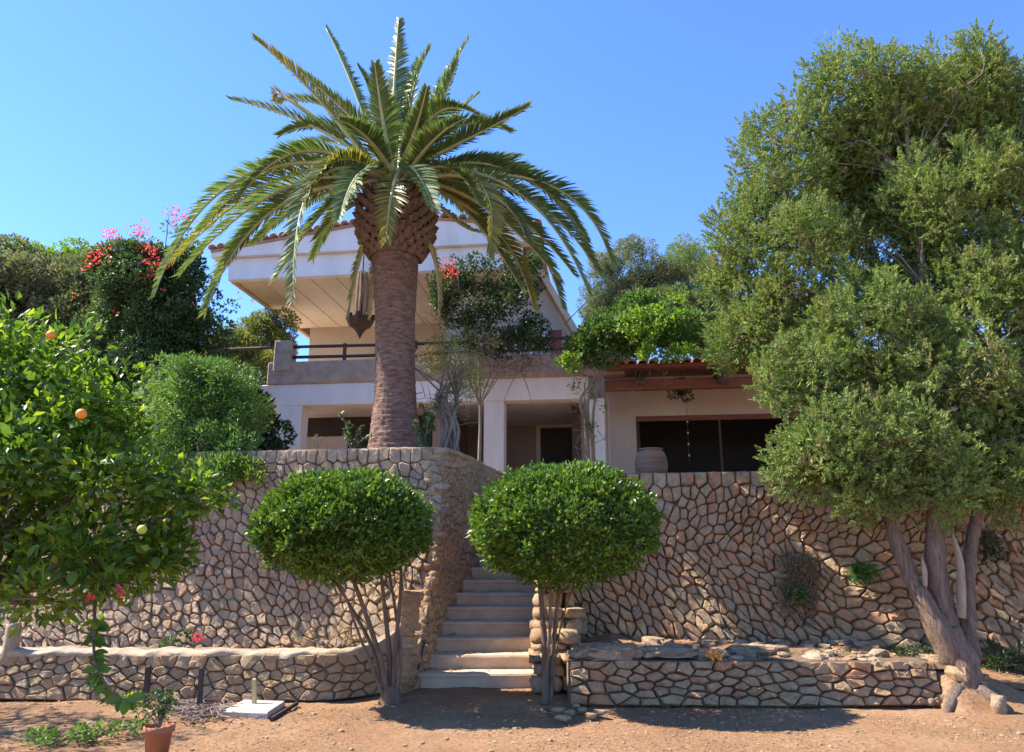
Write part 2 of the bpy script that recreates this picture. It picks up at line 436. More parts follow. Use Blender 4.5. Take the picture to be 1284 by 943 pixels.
def flower_tufts(name, spots, mat, parent, r, n=40, rad=.12, ln=.045, wd=.04):
    for p in spots:
        V, Fc = crown_from([(np.array(p), rad * r.uniform(.7, 1.3))], n, ln, wd, r, shell=.2)
        mk(name, V, Fc, mat, parent)['kind'] = 'stuff'

# ------------------------------------------------------------------ ground, terraces
XL = lambda Y: -1.15 + .235 * (Y - 9.5)
XR = lambda Y: .20 + .06 * (Y - 9.4)
def sheet(name, fx, fy, fz, nx, ny, mat, kind='structure', parent=None):
    V = []; Fc = []
    for j in range(ny + 1):
        for i in range(nx + 1):
            x = fx(i / nx, j / ny); y = fy(i / nx, j / ny); V.append((x, y, fz(x, y)))
    for j in range(ny):
        for i in range(nx):
            a = j * (nx + 1) + i; Fc.append((a, a + 1, a + nx + 2, a + nx + 1))
    o = mk(name, V, Fc, mat, parent, True)
    if kind: o['kind'] = kind
    return o
def warp(t, c, near, far):
    s = 2 * t - 1; return c + near * s + (far - near) * s ** 7
def gz(x, y):
    z = 0.035 * noise.noise(Vector((x * .8, y * .8, 0))) + .018 * noise.noise(Vector((x * 3.1, y * 3.1, 4))) + .008 * noise.noise(Vector((x * 9, y * 9, 8)))
    return z - .01
sheet('ground', lambda a, b: warp(a, 0, 9, 900), lambda a, b: warp(b, 7, 6, 900), gz, 260, 260, M['ground'])

def flat_poly(name, pts, z, depth, mat):
    n = len(pts); V = [(x, y, z) for x, y in pts] + [(x, y, z - depth) for x, y in pts]
    Fc = [tuple(range(n)), tuple(range(2 * n - 1, n - 1, -1))]
    for k in range(n): Fc.append((k, n + k, n + (k + 1) % n, (k + 1) % n))
    o = mk(name, V, Fc, mat); o['kind'] = 'structure'; return o
flat_poly('terrace_ground', [(-40, 13.6), (XL(13.6) - .1, 13.6), (XL(14.3) - .1, 14.3), (XR(14.3) + .1, 14.3), (XR(11.2) + .14, 11.2), (13.3, 9.75), (40, 9.75), (40, 70), (-40, 70)], 2.66, 2.6, M['soil'])
flat_poly('raised_bed_soil', [(-9, 11.65), (-1.5, 10.75), (XL(13.3) - .25, 13.3), (-9, 13.3)], 2.93, 2.8, M['soil'])

# ------------------------------------------------------------------ stone walls
def vor_cells(sites, metr, box, kn=22):
    S = np.array(sites); out = []
    Ms = []
    for s, t in sites:
        a, e = metr(s, t); c, sn = math.cos(a), math.sin(a)
        R = np.array([[c, sn], [-sn, c]]); Ms.append(R.T @ np.diag([1 / e, e]) @ R)
    for i in range(len(S)):
        dv = S - S[i]; dd = (dv ** 2).sum(1); order = np.argsort(dd)[1:kn]
        poly = [(box[0], box[2]), (box[1], box[2]), (box[1], box[3]), (box[0], box[3])]
        for j in order:
            Mm = (Ms[i] + Ms[j]) * .5; n = Mm @ dv[j]; mid = (S[i] + S[j]) * .5
            c0 = n[0] * mid[0] + n[1] * mid[1]; new = []
            for k in range(len(poly)):
                p = poly[k]; q = poly[(k + 1) % len(poly)]
                a = n[0] * p[0] + n[1] * p[1] - c0; b = n[0] * q[0] + n[1] * q[1] - c0
                if a <= 0: new.append(p)
                if (a < 0 < b) or (b < 0 < a):
                    f = a / (a - b); new.append((p[0] + (q[0] - p[0]) * f, p[1] + (q[1] - p[1]) * f))
            poly = new
            if len(poly) < 3: break
        out.append(poly if len(poly) >= 3 else None)
    return out
def poisson(S, T, size, metr, r, t0=0.0, t1=None, fixed=(), tries=5000):
    t1 = T if t1 is None else t1; pts = [np.array(p) for p in fixed]; fails = 0; arr = np.array(pts) if pts else np.zeros((0, 2))
    pts = list(fixed)
    while fails < tries:
        s = r.random() * S; t = t0 + r.random() * (t1 - t0)
        a, e = metr(s, t); sz = size(s, t) if callable(size) else size
        if len(pts):
            d = arr - np.array([s, t]); c, sn = math.cos(a), math.sin(a)
            al = d[:, 0] * c + d[:, 1] * sn; ac = -d[:, 0] * sn + d[:, 1] * c
            if ((al ** 2 / e + ac ** 2 * e) < (sz * r.choice([.5, .75, 1, 1.35])) ** 2).any(): fails += 1; continue
        pts.append((s, t)); arr = np.array(pts); fails = 0 if fails < 50 else fails - 30
    return pts
def stone_from(poly, P, gap, H, r):
    cx = sum(p[0] for p in poly) / len(poly); cy = sum(p[1] for p in poly) / len(poly)
    pj = []                                    # roughen the outline, then cut the corners
    for k in range(len(poly)):
        a = poly[k]; b = poly[(k + 1) % len(poly)]; pj.append(a); el = math.hypot(a[0] - b[0], a[1] - b[1])
        if el > .09:
            o_ = r.uniform(-.05, .03) * el; tt = r.uniform(.35, .65)
            nx_, ny_ = (a[1] - b[1]) / el, (b[0] - a[0]) / el; mx, my = a[0] + (b[0] - a[0]) * tt, a[1] + (b[1] - a[1]) * tt
            sg = 1 if (mx - cx) * nx_ + (my - cy) * ny_ > 0 else -1
            pj.append((mx + nx_ * o_ * sg, my + ny_ * o_ * sg))
    poly = pj; q = []
    for k in range(len(poly)):
        a = poly[k]; b = poly[(k + 1) % len(poly)]
        if math.hypot(a[0] - b[0], a[1] - b[1]) < .03: q.append(((a[0] + b[0]) / 2, (a[1] + b[1]) / 2)); continue
        f = r.uniform(.05, .2)
        q.append((a[0] + (b[0] - a[0]) * f, a[1] + (b[1] - a[1]) * f)); q.append((a[0] + (b[0] - a[0]) * (1 - f), a[1] + (b[1] - a[1]) * (1 - f)))
    q2 = []
    for p in q:
        if not q2 or math.hypot(p[0] - q2[-1][0], p[1] - q2[-1][1]) > .018: q2.append(p)
    while len(q2) > 10:
        ds = [(math.hypot(q2[k][0] - q2[k - 1][0], q2[k][1] - q2[k - 1][1]), k) for k in range(len(q2))]; q2.pop(min(ds)[1])
    if len(q2) < 4: return None
    mr = sum(math.hypot(p[0] - cx, p[1] - cy) for p in q2) / len(q2)
    if mr < .03: return None
    g = gap * r.uniform(.6, 1.4)
    V = []; n = len(q2); H = H * r.uniform(.4, 1.5); tilt = (r.uniform(-.5, .5), r.uniform(-.5, .5))
    def put(p, h):
        b, nn = P(p[0], p[1]); V.append(b + nn * h)
    for (sc, hh) in ((1, -.5), (.97, .55), (.80, .95)):
        for p in q2:
            dx, dy = p[0] - cx, p[1] - cy; L_ = math.hypot(dx, dy); k = max(.2, (L_ - g) / L_) * sc * (1 if sc > .99 else r.uniform(.95, 1.04))
            h = H * (hh + (0 if hh < 0 else r.uniform(-.24, .24) + (dx * tilt[0] + dy * tilt[1]) / mr * .5))
            put((cx + dx * k, cy + dy * k), h)
    put((cx, cy), H * r.uniform(.9, 1.08))
    Fc = []
    for rr in range(2):
        for k in range(n): Fc.append((rr * n + k, rr * n + (k + 1) % n, (rr + 1) * n + (k + 1) % n, (rr + 1) * n + k))
    for k in range(n): Fc.append((2 * n + k, 2 * n + (k + 1) % n, 3 * n))
    return V, Fc
def stone_wall(name, Pf, S, T, sites, metr, mat, back, parent, gap=.014, H=.05, seed=1, maxn=290, thick=.3, flip=False, cull=None, mortar='mortar', nb=(60, 20), ends=(True, True)):
    r = random.Random(seed)
    def P(s, t):
        e = .01; p = Vector(Pf(s, t)); a = Vector(Pf(s + e, t)) - p; b = Vector(Pf(s, t + e)) - p
        n = a.cross(b).normalized()
        return p, (-n if flip else n)
    # backing with top and rear faces
    V = []; Fc = []; nx, ny = nb
    for j in range(ny + 1):
        for i in range(nx + 1):
            p, n = P(S * i / nx, T * j / ny); V.append(p - n * .022 + n * .012 * noise.noise(p * 5))
    def fq(a, b, c, d): Fc.append((a, b, c, d) if not flip else (d, c, b, a))
    for j in range(ny):
        for i in range(nx):
            a = j * (nx + 1) + i; fq(a, a + 1, a + nx + 2, a + nx + 1)
    base = len(V)
    for i in range(nx + 1):
        p, n = P(S * i / nx, T); n = Vector((n.x, n.y, 0)).normalized(); V.append(p - n * thick); V.append(Vector((p.x, p.y, 0)) - n * thick)
    tr = ny * (nx + 1)
    for i in range(nx):
        fq(tr + i, tr + i + 1, base + 2 * i + 2, base + 2 * i)
        fq(base + 2 * i, base + 2 * i + 2, base + 2 * i + 3, base + 2 * i + 1)
    if ends[0]: Fc.append((tr, base, base + 1, 0))
    if ends[1]: Fc.append((tr + nx, nx, base + 2 * nx + 1, base + 2 * nx))
    mk(back, V, Fc, M[mortar], parent, True)
    cells = vor_cells(sites, metr, (0, S, 0, T)); st = []
    for poly in cells:
        if poly is None: continue
        sv = stone_from(poly, P, gap, H, r)
        if sv is None: continue
        V, Fc = sv
        if flip: Fc = [f[::-1] for f in Fc]
        c = sum(V, Vector()) / len(V)
        if cull and cull(c): continue
        ps = [project(x) for x in V[::3]]
        vis = all(ps) and any(-5 < q[0] < 1290 and -5 < q[1] < 948 for q in ps)
        area = (max(q[0] for q in ps) - min(q[0] for q in ps)) * (max(q[1] for q in ps) - min(q[1] for q in ps)) if vis else 0
        st.append((area, V, Fc))
    st.sort(key=lambda a: -a[0])
    rest = MB()
    for k, (area, V, Fc) in enumerate(st):
        if k < maxn and area > 30: mk('stone', V, Fc, mat, parent, False)
        else: rest.add(V, Fc)
    if rest.V: mk('stone_infill', rest.V, rest.F, mat, parent, False)['kind'] = 'stuff'
    return len(st)
def sm(x): x = max(0, min(1, x)); return x * x * (3 - 2 * x)

# left retaining wall (front) -------------------------------------------------
TOPL = 3.03
def corner(z):
    q = 1 - z / TOPL; fl = 1.05 * max(q, 0) ** 2.3
    Y = 10.42 - fl
    return XL(Y) - .02, Y
def P_left(s, t):
    S = 6.6; xc, yc = corner(t); a = s / S
    x = -7.7 + (xc + 7.7) * a
    y0 = 10.42 - .12 * (x + 1.1) - .62 * max(0, 1 - t / TOPL) ** 1.6 + .04 * math.sin(x * 1.3)
    k = sm((a - .72) / .28) ** 1.6
    return (x, y0 + (yc - y0) * k, t)
wl = empty('retaining_wall', (-4, 10.4, 0), 'pale dry-stone retaining wall with a concave foot, left of the stone stairs under the palm', 'stone wall')
def m_left(s, t):
    if t > TOPL - .3: return (math.pi / 2, 1.25)
    a = 2.2 + .5 * noise.noise(Vector((s * .5, t * .7, 3)))
    if t < .8: a = 2.6 + .4 * noise.noise(Vector((s, t, 1)))
    return (a, 1.5 + .5 * noise.noise(Vector((s * .8, t, 9))))
rr = random.Random(3)
fx = [(s, TOPL - .11 + rr.uniform(-.012, .012)) for s in np.arange(.07, 6.6, .15)]
pts = poisson(6.6, TOPL, lambda s, t: .19 + .05 * noise.noise(Vector((s * .9, t * .9, 0))), m_left, rr, 0.02, TOPL - .25, fx)
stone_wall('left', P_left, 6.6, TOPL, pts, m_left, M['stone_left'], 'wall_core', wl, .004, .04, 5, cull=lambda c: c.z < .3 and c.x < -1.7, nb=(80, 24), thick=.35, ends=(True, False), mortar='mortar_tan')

# stair side wall ---------------------------------------------------------------
def P_side(s, t):
    S = 3.0; xc, yc = corner(t); Y = yc + (13.45 - yc) * (s / S)
    return (XL(Y) + .035 * math.sin(Y * 2.1 + t), Y, t)
ws = empty('stair_side_wall', (-.8, 11.5, 0), 'rough rubble wall, coloured orange for bounced light, running up beside the left edge of the stairs', 'stone wall')
m_side = lambda s, t: (1.2 + 1.0 * noise.noise(Vector((s, t, 2))), 1.3)
rr = random.Random(8)
pts = poisson(3.0, TOPL, .115, m_side, rr, .02, TOPL - .02)
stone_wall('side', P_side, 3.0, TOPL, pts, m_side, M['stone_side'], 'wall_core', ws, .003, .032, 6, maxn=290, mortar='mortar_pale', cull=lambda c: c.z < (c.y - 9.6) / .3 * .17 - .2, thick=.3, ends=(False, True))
# corner: rubble core with flat quoins on top
mb = MB(); tube(mb, [Vector((corner(z)[0] - .06, corner(z)[1] + .09, z)) for z in np.arange(0, 3.03, .25)], [.095] * 13, 10, 3, bump=.4); mk('corner_core', mb.V, mb.F, M['mortar_pale'], ws, True)
for k in range(36):
    z = .06 + k * .083; x, y = corner(z); tp_ = z > 1.9
    wdt = (.30 + .10 * rr.random()) if tp_ else rr.uniform(.12, .24)
    V, Fc = rock_verts((x - wdt * .32 + rr.uniform(-.03, .03), y + .09, z), (wdt, .26, .098 if tp_ else rr.uniform(.09, .13)), .5 * rr.uniform(-1, 1), 40 + k, .13, .62)
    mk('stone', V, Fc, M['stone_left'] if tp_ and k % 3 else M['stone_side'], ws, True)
# parapet block at the head of the stairs
pb = empty('parapet_wall', (-.2, 13.6, 2.6), 'small stone parapet end at the head of the stairs', 'stone wall')
i = 0
for z in (2.3, 2.5, 2.7, 2.9):
    for x in (-.5, -.2, .06):
        V, Fc = rock_verts((x + .05 * (int(z * 10) % 2), 13.55, z), (.30, .3, .2), 0, 300 + i, .07, .8); i += 1
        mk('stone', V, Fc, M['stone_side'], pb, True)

# right retaining wall ----------------------------------------------------------
TOPR, SR = 2.70, 13.0
def P_right(s, t):
    x = .33 + s
    y = 10.86 - .115 * s - .70 * max(0, 1 - t / TOPR) ** 1.4 + .06 * math.sin(x * .9)
    return (x, y, t)
wr = empty('retaining_wall', (5, 10.6, 0), 'reddish dry-stone retaining wall right of the stairs, below the covered porch', 'stone wall')
def m_right(s, t):
    if t > TOPR - .3: return (math.pi / 2, 1.3)
    if 3.9 < s < 5.6 and t < 1.75: return (0.05, 1.9)
    if t < 1.65:
        return (2.25 + .3 * noise.noise(Vector((s * .6, t, 5))) + .6 * noise.noise(Vector((s * 2.6, t * 2.6, 5))), 1.9)
    return (1.0 + .9 * noise.noise(Vector((s * .9, t, 7))), 1.5)
def sz_right(s, t):
    b = .18 + .05 * noise.noise(Vector((s * .8, t * .8, 2)))
    if 3.9 < s < 5.6 and t < 1.75: b = .245
    if .9 < s < 2.4 and 1.6 < t < 2.2: b += .03
    return b
rr = random.Random(12)
fx = [(s, TOPR - .12 + rr.uniform(-.012, .012)) for s in np.arange(.08, SR, .19)]
pts = poisson(SR, TOPR, sz_right, m_right, rr, 0.3, TOPR - .27, fx)
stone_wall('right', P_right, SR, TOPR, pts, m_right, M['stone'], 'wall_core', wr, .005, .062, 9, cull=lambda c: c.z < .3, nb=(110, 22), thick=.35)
# cheek wall beside the lowest steps
cw = empty('stair_cheek_wall', (.5, 9.4, 0), 'crumbling stepped stone cheek beside the lowest right-hand steps', 'stone wall')
i = 0
for (y0, zt) in ((9.12, .42), (9.4, .62), (9.7, .88), (10.0, 1.15), (10.3, 1.45)):
    z = .04
    while z < zt:
        h = rr.uniform(.06, .2); x = XR(y0) + rr.uniform(.0, .08)
        xe = x + .42
        while x < xe - .05:
            ww = rr.uniform(.09, .32)
            V, Fc = rock_verts((x + ww / 2, y0 + rr.uniform(-.03, .03), z + h / 2), (ww * 1.02, .32, h * 1.02), rr.uniform(-.3, .3), 600 + i, .2, .5); i += 1
            mk('stone', V, Fc, M['stone_low'], cw, True); x += ww
        z += h
# inner face of stairs on the right, plastered
mb = MB()
V = [(XR(9.2) + .1, 9.2, 0), (XR(14.4) + .12, 14.4, 0), (XR(14.4) + .12, 14.4, 2.7), (XR(10.6) + .1, 10.6, 2.7), (XR(10.5) + .1, 10.5, 1.2), (XR(9.2) + .1, 9.2, .35)]
V2 = [(x + .25, y, z) for x, y, z in V]
mb.add(V + V2, [(0, 5, 4, 3, 2, 1), (6, 7, 8, 9, 10, 11), (0, 1, 7, 6), (1, 2, 8, 7), (2, 3, 9, 8), (3, 4, 10, 9), (4, 5, 11, 10), (5, 0, 6, 11)])
mb.obj('stair_string_wall', M['mortar_pale'], cw)

# low planter wall, left --------------------------------------------------------
HL = .47
def P_low(s, t):
    x = -8.2 + s
    y = 8.78 + .018 * (x + 3) ** 2 * (1 if x < -3 else .6) + .04 * (HL - t)
    if x > -2.3: y += .55 * sm((x + 2.3) / 1.1) ** 1.3
    return (x, y - .12 * (1 - t / HL), t * (1 + .6 * sm((x + 1.85) / .75) ** 1.4))
lw = empty('planter_wall', (-4, 8.9, 0), 'long low sunlit stone planter wall with a smooth cement top, on the left', 'low wall')
m_low = lambda s, t: (.25 * noise.noise(Vector((s, t * 2, 5))), 1.75)
rr = random.Random(21)
SL = 6.94
pts = poisson(SL, HL, lambda s, t: .185 + .06 * noise.noise(Vector((s * 1.1, t * 2, 3))), m_low, rr, .03, HL - .06)
stone_wall('low', P_low, SL, HL, pts, m_low, M['stone_low'], 'wall_core', lw, .004, .03, 22, mortar='mortar_tan', thick=.28, nb=(70, 5))
V = []; Fc = []; n = 220
prof = [(-.02, -.035), (-.03, .0), (-.005, .026), (.12, .036), (.28, .03), (.32, .0), (.31, -.03)]
for i in range(n + 1):
    s = SL * i / n + .001; p = Vector(P_low(s, HL))
    for k, (dy, dz) in enumerate(prof):
        V.append((p.x, p.y + dy + .05 * noise.noise(Vector((p.x * 5, k * .4, 0))), p.z + dz + .03 * noise.noise(Vector((p.x * 3.2, k * .3, 5))) + .018 * noise.noise(Vector((p.x * 11, k * .5, 5)))))
m_ = len(prof)
for i in range(n):
    for k in range(m_ - 1): Fc.append((i * m_ + k, (i + 1) * m_ + k, (i + 1) * m_ + k + 1, i * m_ + k + 1))
mk('cap', V, Fc, M['cap'], lw, True)
sheet('planter_soil', lambda a, b: -8.2 + 6.65 * a, lambda a, b: 9.0 + 1.5 * b, lambda x, y: .36 + .05 * noise.noise(Vector((x * 3, y * 3, 0))), 60, 14, M['soil'])

# low wall, right ----------------------------------------------------------------
HR = .43
def P_low2(s, t):
    x = .62 + s
    return (x, 8.42 + .03 * math.sin(x * 1.7) + .10 * (t / HR), t)
lw2 = empty('low_wall', (2.6, 8.5, 0), 'low reddish stone wall below the rocky ledge, right of the stairs', 'low wall')
m_low2 = lambda s, t: (.15 * noise.noise(Vector((s, t * 2, 15))), 2.1)
rr = random.Random(31)
pts = poisson(3.95, HR, lambda s, t: .195 + .05 * noise.noise(Vector((s * 1.1, t * 2, 13))), m_low2, rr, .03, HR - .03)
stone_wall('low2', P_low2, 3.95, HR, pts, m_low2, M['stone_low_red'], 'wall_core', lw2, .005, .05, 32, thick=.3, nb=(50, 5))
# ledge between the low wall and the tall wall
def ledge_z(x, y):
    a = (y - 8.5) / 1.9
    z = .40 + .10 * a + .06 * noise.noise(Vector((x * 2, y * 2, 3))) + .03 * noise.noise(Vector((x * 6, y * 6, 3)))
    if x > 4.4: z = .40 * (1 - sm((x - 4.4) / 1.2) * .7) + .2 * a * sm((x - 4.4) / 1.2) + .05 * noise.noise(Vector((x * 2, y * 2, 3)))
    return z
sheet('ledge_earth', lambda a, b: .6 + 10.5 * a, lambda a, b: (8.62 + .0 * a) + 1.9 * b, ledge_z, 130, 26, M['ground'])
sheet('earth_bank', lambda a, b: 4.5 + 6.5 * a, lambda a, b: 7.9 + .75 * b, lambda x, y: -.06 + (ledge_z(x, 8.62) + .06) * sm((y - 7.9) / .75) * sm((x - 4.48) / .16) + .05 * sm((x - 4.5) / .3) * noise.noise(Vector((x * 4, y * 4, 1))), 60, 12, M['ground'])
rr = random.Random(77)
for k in range(14):
    x = 4.62 + rr.random() * .5; y = 8.42 + rr.random() * .2; z = .05 + .4 * rr.random() * (1 - (x - 4.6))
    V, Fc = rock_verts((x, y, z), (rr.uniform(.12, .26), .2, rr.uniform(.1, .18)), rr.uniform(0, 3), 1200 + k, .2, .5); mk('stone', V, Fc, M['stone_low_red'], lw2, False)
for k in range(15):
    z = .05 + .072 * k
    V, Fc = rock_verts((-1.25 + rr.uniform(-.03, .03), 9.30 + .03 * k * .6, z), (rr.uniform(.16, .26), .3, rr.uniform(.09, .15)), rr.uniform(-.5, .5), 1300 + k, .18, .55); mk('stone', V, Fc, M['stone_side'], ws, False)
# rock outcrop on the ledge
def outcrop(name, cx, cy, cz, sx, sy, sz, seed, label):
    n = 34; V = []; Fc = []
    for j in range(n // 2 + 1):
        th = math.pi * j / (n // 2)
        for i in range(n):
            ph = 2 * math.pi * i / n
            d = Vector((math.sin(th) * math.cos(ph), math.sin(th) * math.sin(ph), math.cos(th)))
            dd = Vector((math.copysign(abs(d.x) ** .7, d.x), math.copysign(abs(d.y) ** .7, d.y), math.copysign(abs(d.z) ** .6, d.z)))
            k = 1 + .30 * noise.noise(d * 2.2 + Vector((seed, 0, 0))) + .16 * noise.noise(d * 6 + Vector((0, seed, 0))) + .08 * noise.noise(d * 14)
            V.append((cx + dd.x * sx * k, cy + dd.y * sy * k, cz + dd.z * sz * k))
    for j in range(n // 2):
        for i in range(n): Fc.append((j * n + i, (j + 1) * n + i, (j + 1) * n + (i + 1) % n, j * n + (i + 1) % n))
    o = mk(name, V, Fc, M['rock'], None, False)
    return tag(o, label, 'rock')
outcrop('rock_outcrop', 1.05, 8.80, .49, .40, .26, .085, 3, 'dark pitted rock shelf jutting out above the low wall, nearest the stairs')
outcrop('rock_outcrop', 1.72, 8.82, .49, .34, .24, .05, 9, 'pale flat sunlit rock slab on the ledge above the low wall')
outcrop('rock_outcrop', 2.2, 8.72, .49, .16, .14, .04, 14, 'small light grey rock beside the orange flower on the ledge')
outcrop('rock_outcrop', 2.85, 9.15, .48, .34, .14, .05, 19, 'long grey rock lying at the foot of the tall wall')

# ------------------------------------------------------------------ stairs
stair = empty('staircase', (-.4, 9.5, 0), 'flight of plastered steps climbing between the stone walls to the villa', 'stairs')
for i in range(1, 17):
    y0 = 9.5 + .3 * (i - 1); y1 = y0 + .34; z1 = .17 * i; z0 = z1 - .20 if i > 1 else -.03
    xl0 = XL(y0) - .12; xl1 = XL(y1) - .12; xr0 = XR(y0) + .11; xr1 = XR(y1) + .11
    if i == 1: xl0 -= .05
    V = []; n = 14
    prof = [(0.02, z0), (.0, z1 - .055), (-.012, z1 - .03), (0, z1 - .008), (.03, z1), (y1 - y0, z1 + .003), (y1 - y0, z0)]
    for k in range(n + 1):
        a = k / n
        for (dy, z) in prof:
            y = y0 + dy; x = (xl0 + (xl1 - xl0) * dy / .34) * (1 - a) + (xr0 + (xr1 - xr0) * dy / .34) * a
            j = .008 * noise.noise(Vector((x * 5, z * 9, i))) if dy < .1 else 0
            V.append((x, y + j - (.03 * math.sin(a * math.pi) if i == 1 and dy < .1 else 0), z + (j * .7 if z > z0 else 0)))
    m_ = len(prof); Fc = []
    for k in range(n):
        for q in range(m_): Fc.append((k * m_ + q, (k + 1) * m_ + q, (k + 1) * m_ + (q + 1) % m_, k * m_ + (q + 1) % m_))
    Fc.append(tuple(range(m_))); Fc.append(tuple(n * m_ + q for q in range(m_ - 1, -1, -1)))
    o = mk('step', V, Fc, M['step'], stair, False)

# ------------------------------------------------------------------ villa
HA = math.radians(7)
HO = Vector((0, 18, 0)); HEX = Vector((math.cos(HA), -math.sin(HA), 0)); HEY = Vector((math.sin(HA), math.cos(HA), 0))
def hp(u, v, d):
    D = ray(u, v); C0 = Vector((0, 0, CAMZ))
    s = (d - (C0 - HO).dot(HEY)) / D.dot(HEY); p = C0 + D * s
    return (p - HO).dot(HEX), p.z
def hx(u, d, v=480): return hp(u, v, d)[0]
def hw(x, y, z): return HO + HEX * x + HEY * y + Vector((0, 0, z))
villa = empty('villa', (0, 18, 0), 'white two-storey villa with a balcony, tiled roof and covered porch behind the stone walls', 'house', rz=-HA)
def hbox(name, x0, x1, y0, y1, z0, z1, mat, parent=None, b=0):
    mb = MB(); mb.box(x0, x1, y0, y1, z0, z1, b)
    parent = parent or villa
    o = mk(name, mb.V, mb.F, M[mat], None, False, ((x0 + x1) / 2, (y0 + y1) / 2, (z0 + z1) / 2), True)
    o.parent = parent
    if parent is not villa: o.location = Vector(o.location) - Vector(parent.location)
    return o
FLZ = 2.67
zb = hp(430, 507, 0)[1]; zt = hp(430, 480, 0)[1]; zp = hp(430, 452, 0)[1]
xl = hx(255, 0); xr = hx(738, 0)
def pillar(u0, u1, name='pillar'):
    hbox(name, hx(u0, 0), hx(u1, 0), .01, .5, FLZ, zb - .002, 'white', b=.015)
pillar(350, 380); pillar(607, 632); pillar(738, 757); pillar(262, 285)
hbox('beam', xl - .2, xr - .002, 0, .5, zb, zt, 'white', b=.02)
hbox('balcony_slab', xl - .2, xr + .2, .502, 5.4, zb + .12, zt, 'white')
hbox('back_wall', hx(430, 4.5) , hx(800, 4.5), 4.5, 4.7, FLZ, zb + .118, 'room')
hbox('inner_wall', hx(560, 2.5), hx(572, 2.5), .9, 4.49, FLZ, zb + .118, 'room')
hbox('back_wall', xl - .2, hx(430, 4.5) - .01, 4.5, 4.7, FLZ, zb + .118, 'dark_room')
hbox('painted_shade_panel', hx(384, 2.4), hx(556, 2.4), 2.4, 2.45, FLZ, zb + .118, 'dark_room')  # near-black panel added to paint the deep shade of this bay
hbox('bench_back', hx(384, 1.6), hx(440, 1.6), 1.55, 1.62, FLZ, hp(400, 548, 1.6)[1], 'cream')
# doorway in the porch room
dx0, dzt = hp(678, 537, 4.45); dx1 = hx(716, 4.45)
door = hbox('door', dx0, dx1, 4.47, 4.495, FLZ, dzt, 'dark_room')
hbox('door_frame', dx0 - .14, dx0 - .003, 4.40, 4.49, FLZ, dzt + .2, 'cream', door)
hbox('door_frame', dx0 - .001, dx1 + .14, 4.40, 4.49, dzt + .003, dzt + .2, 'cream', door)
hbox('inner_post', hx(716, 1.2), hx(726, 1.2), 1.2, 1.5, FLZ, zb + .115, 'wood_dark')
# parapet and railing
hbox('balcony_parapet', hx(335, 0), xr + .9, -.05, .28, zt + .002, zp, 'parapet', b=.03)
hbox('balcony_post', hx(340, -.1), hx(361, -.1), -.09, .34, zp - .25, hp(350, 428, 0)[1], 'parapet', b=.03)
z1 = hp(430, 433, .1)[1]; z2 = hp(430, 446, .1)[1]
xe = hx(800, .1)
rail = None
for z in (z1, z2):
    mb = MB(); tube(mb, [Vector((hx(361, .1), .1, z)), Vector((hx(540, .1), .12, z - .02)), Vector((xe, .1, z))], [.045, .04, .045], 8, 6, bump=.2)
    o = mk('rail', mb.V, mb.F, M['wood_dark'], None, True, (0, .1, z), True); o.parent = villa
mb = MB(); tube(mb, [Vector((hx(270, .1), .1, z1)), Vector((hx(341, .1), .1, z1))], [.04, .04], 8, 3, bump=.2)
o = mk('rail', mb.V, mb.F, M['wood_dark'], None, True, (hx(300, .1), .1, z1), True); o.parent = villa
for u in (430, 520, 590, 650, 712, 770):
    x = hx(u, .1); hbox('rail_post', x - .04, x + .04, .06, .14, zp - .02, z1 + .05, 'wood_dark', b=.01)
# upper floor
DB = 4.6
zs = hp(285, 351, 0)[1]; rx0 = hx(285, 0, 351); rx1 = hx(655, 0, 330)
ux0 = hx(388, DB, 430)
hbox('upper_wall', ux0, hx(640, DB, 400), DB, DB + .25, zt + .05, zs + .15, 'upper')
hbox('upper_wall', ux0 , ux0 + .25, DB + .252, DB + 5, zt + .05, zs + .15, 'upper')
# soffit boards run back from the fascia
nbd = 11; bw = (rx1 - rx0 - .24) / nbd
for k in range(nbd):
    a = rx0 + .12 + k * bw
    hbox('soffit_board', a + .012, a + bw - .012, .24, DB - .01, zs + .03, zs + .07, 'soffit')
hbox('soffit_core', rx0 + .1, rx1 - .1, .23, DB + 3, zs + .074, zs + .2, 'wood_dark')
hbox('eave_beam', rx0 , rx0 + .118, .222, DB + 3, zs - .01, zs + .24, 'upper')
hbox('eave_beam', rx1 - .118, rx1, .222, DB + 3, zs - .01, zs + .24, 'upper')
zf = hp(400, 319, 0)[1]
hbox('fascia', rx0, rx1, 0, .22, zs, zf, 'white', b=.012)
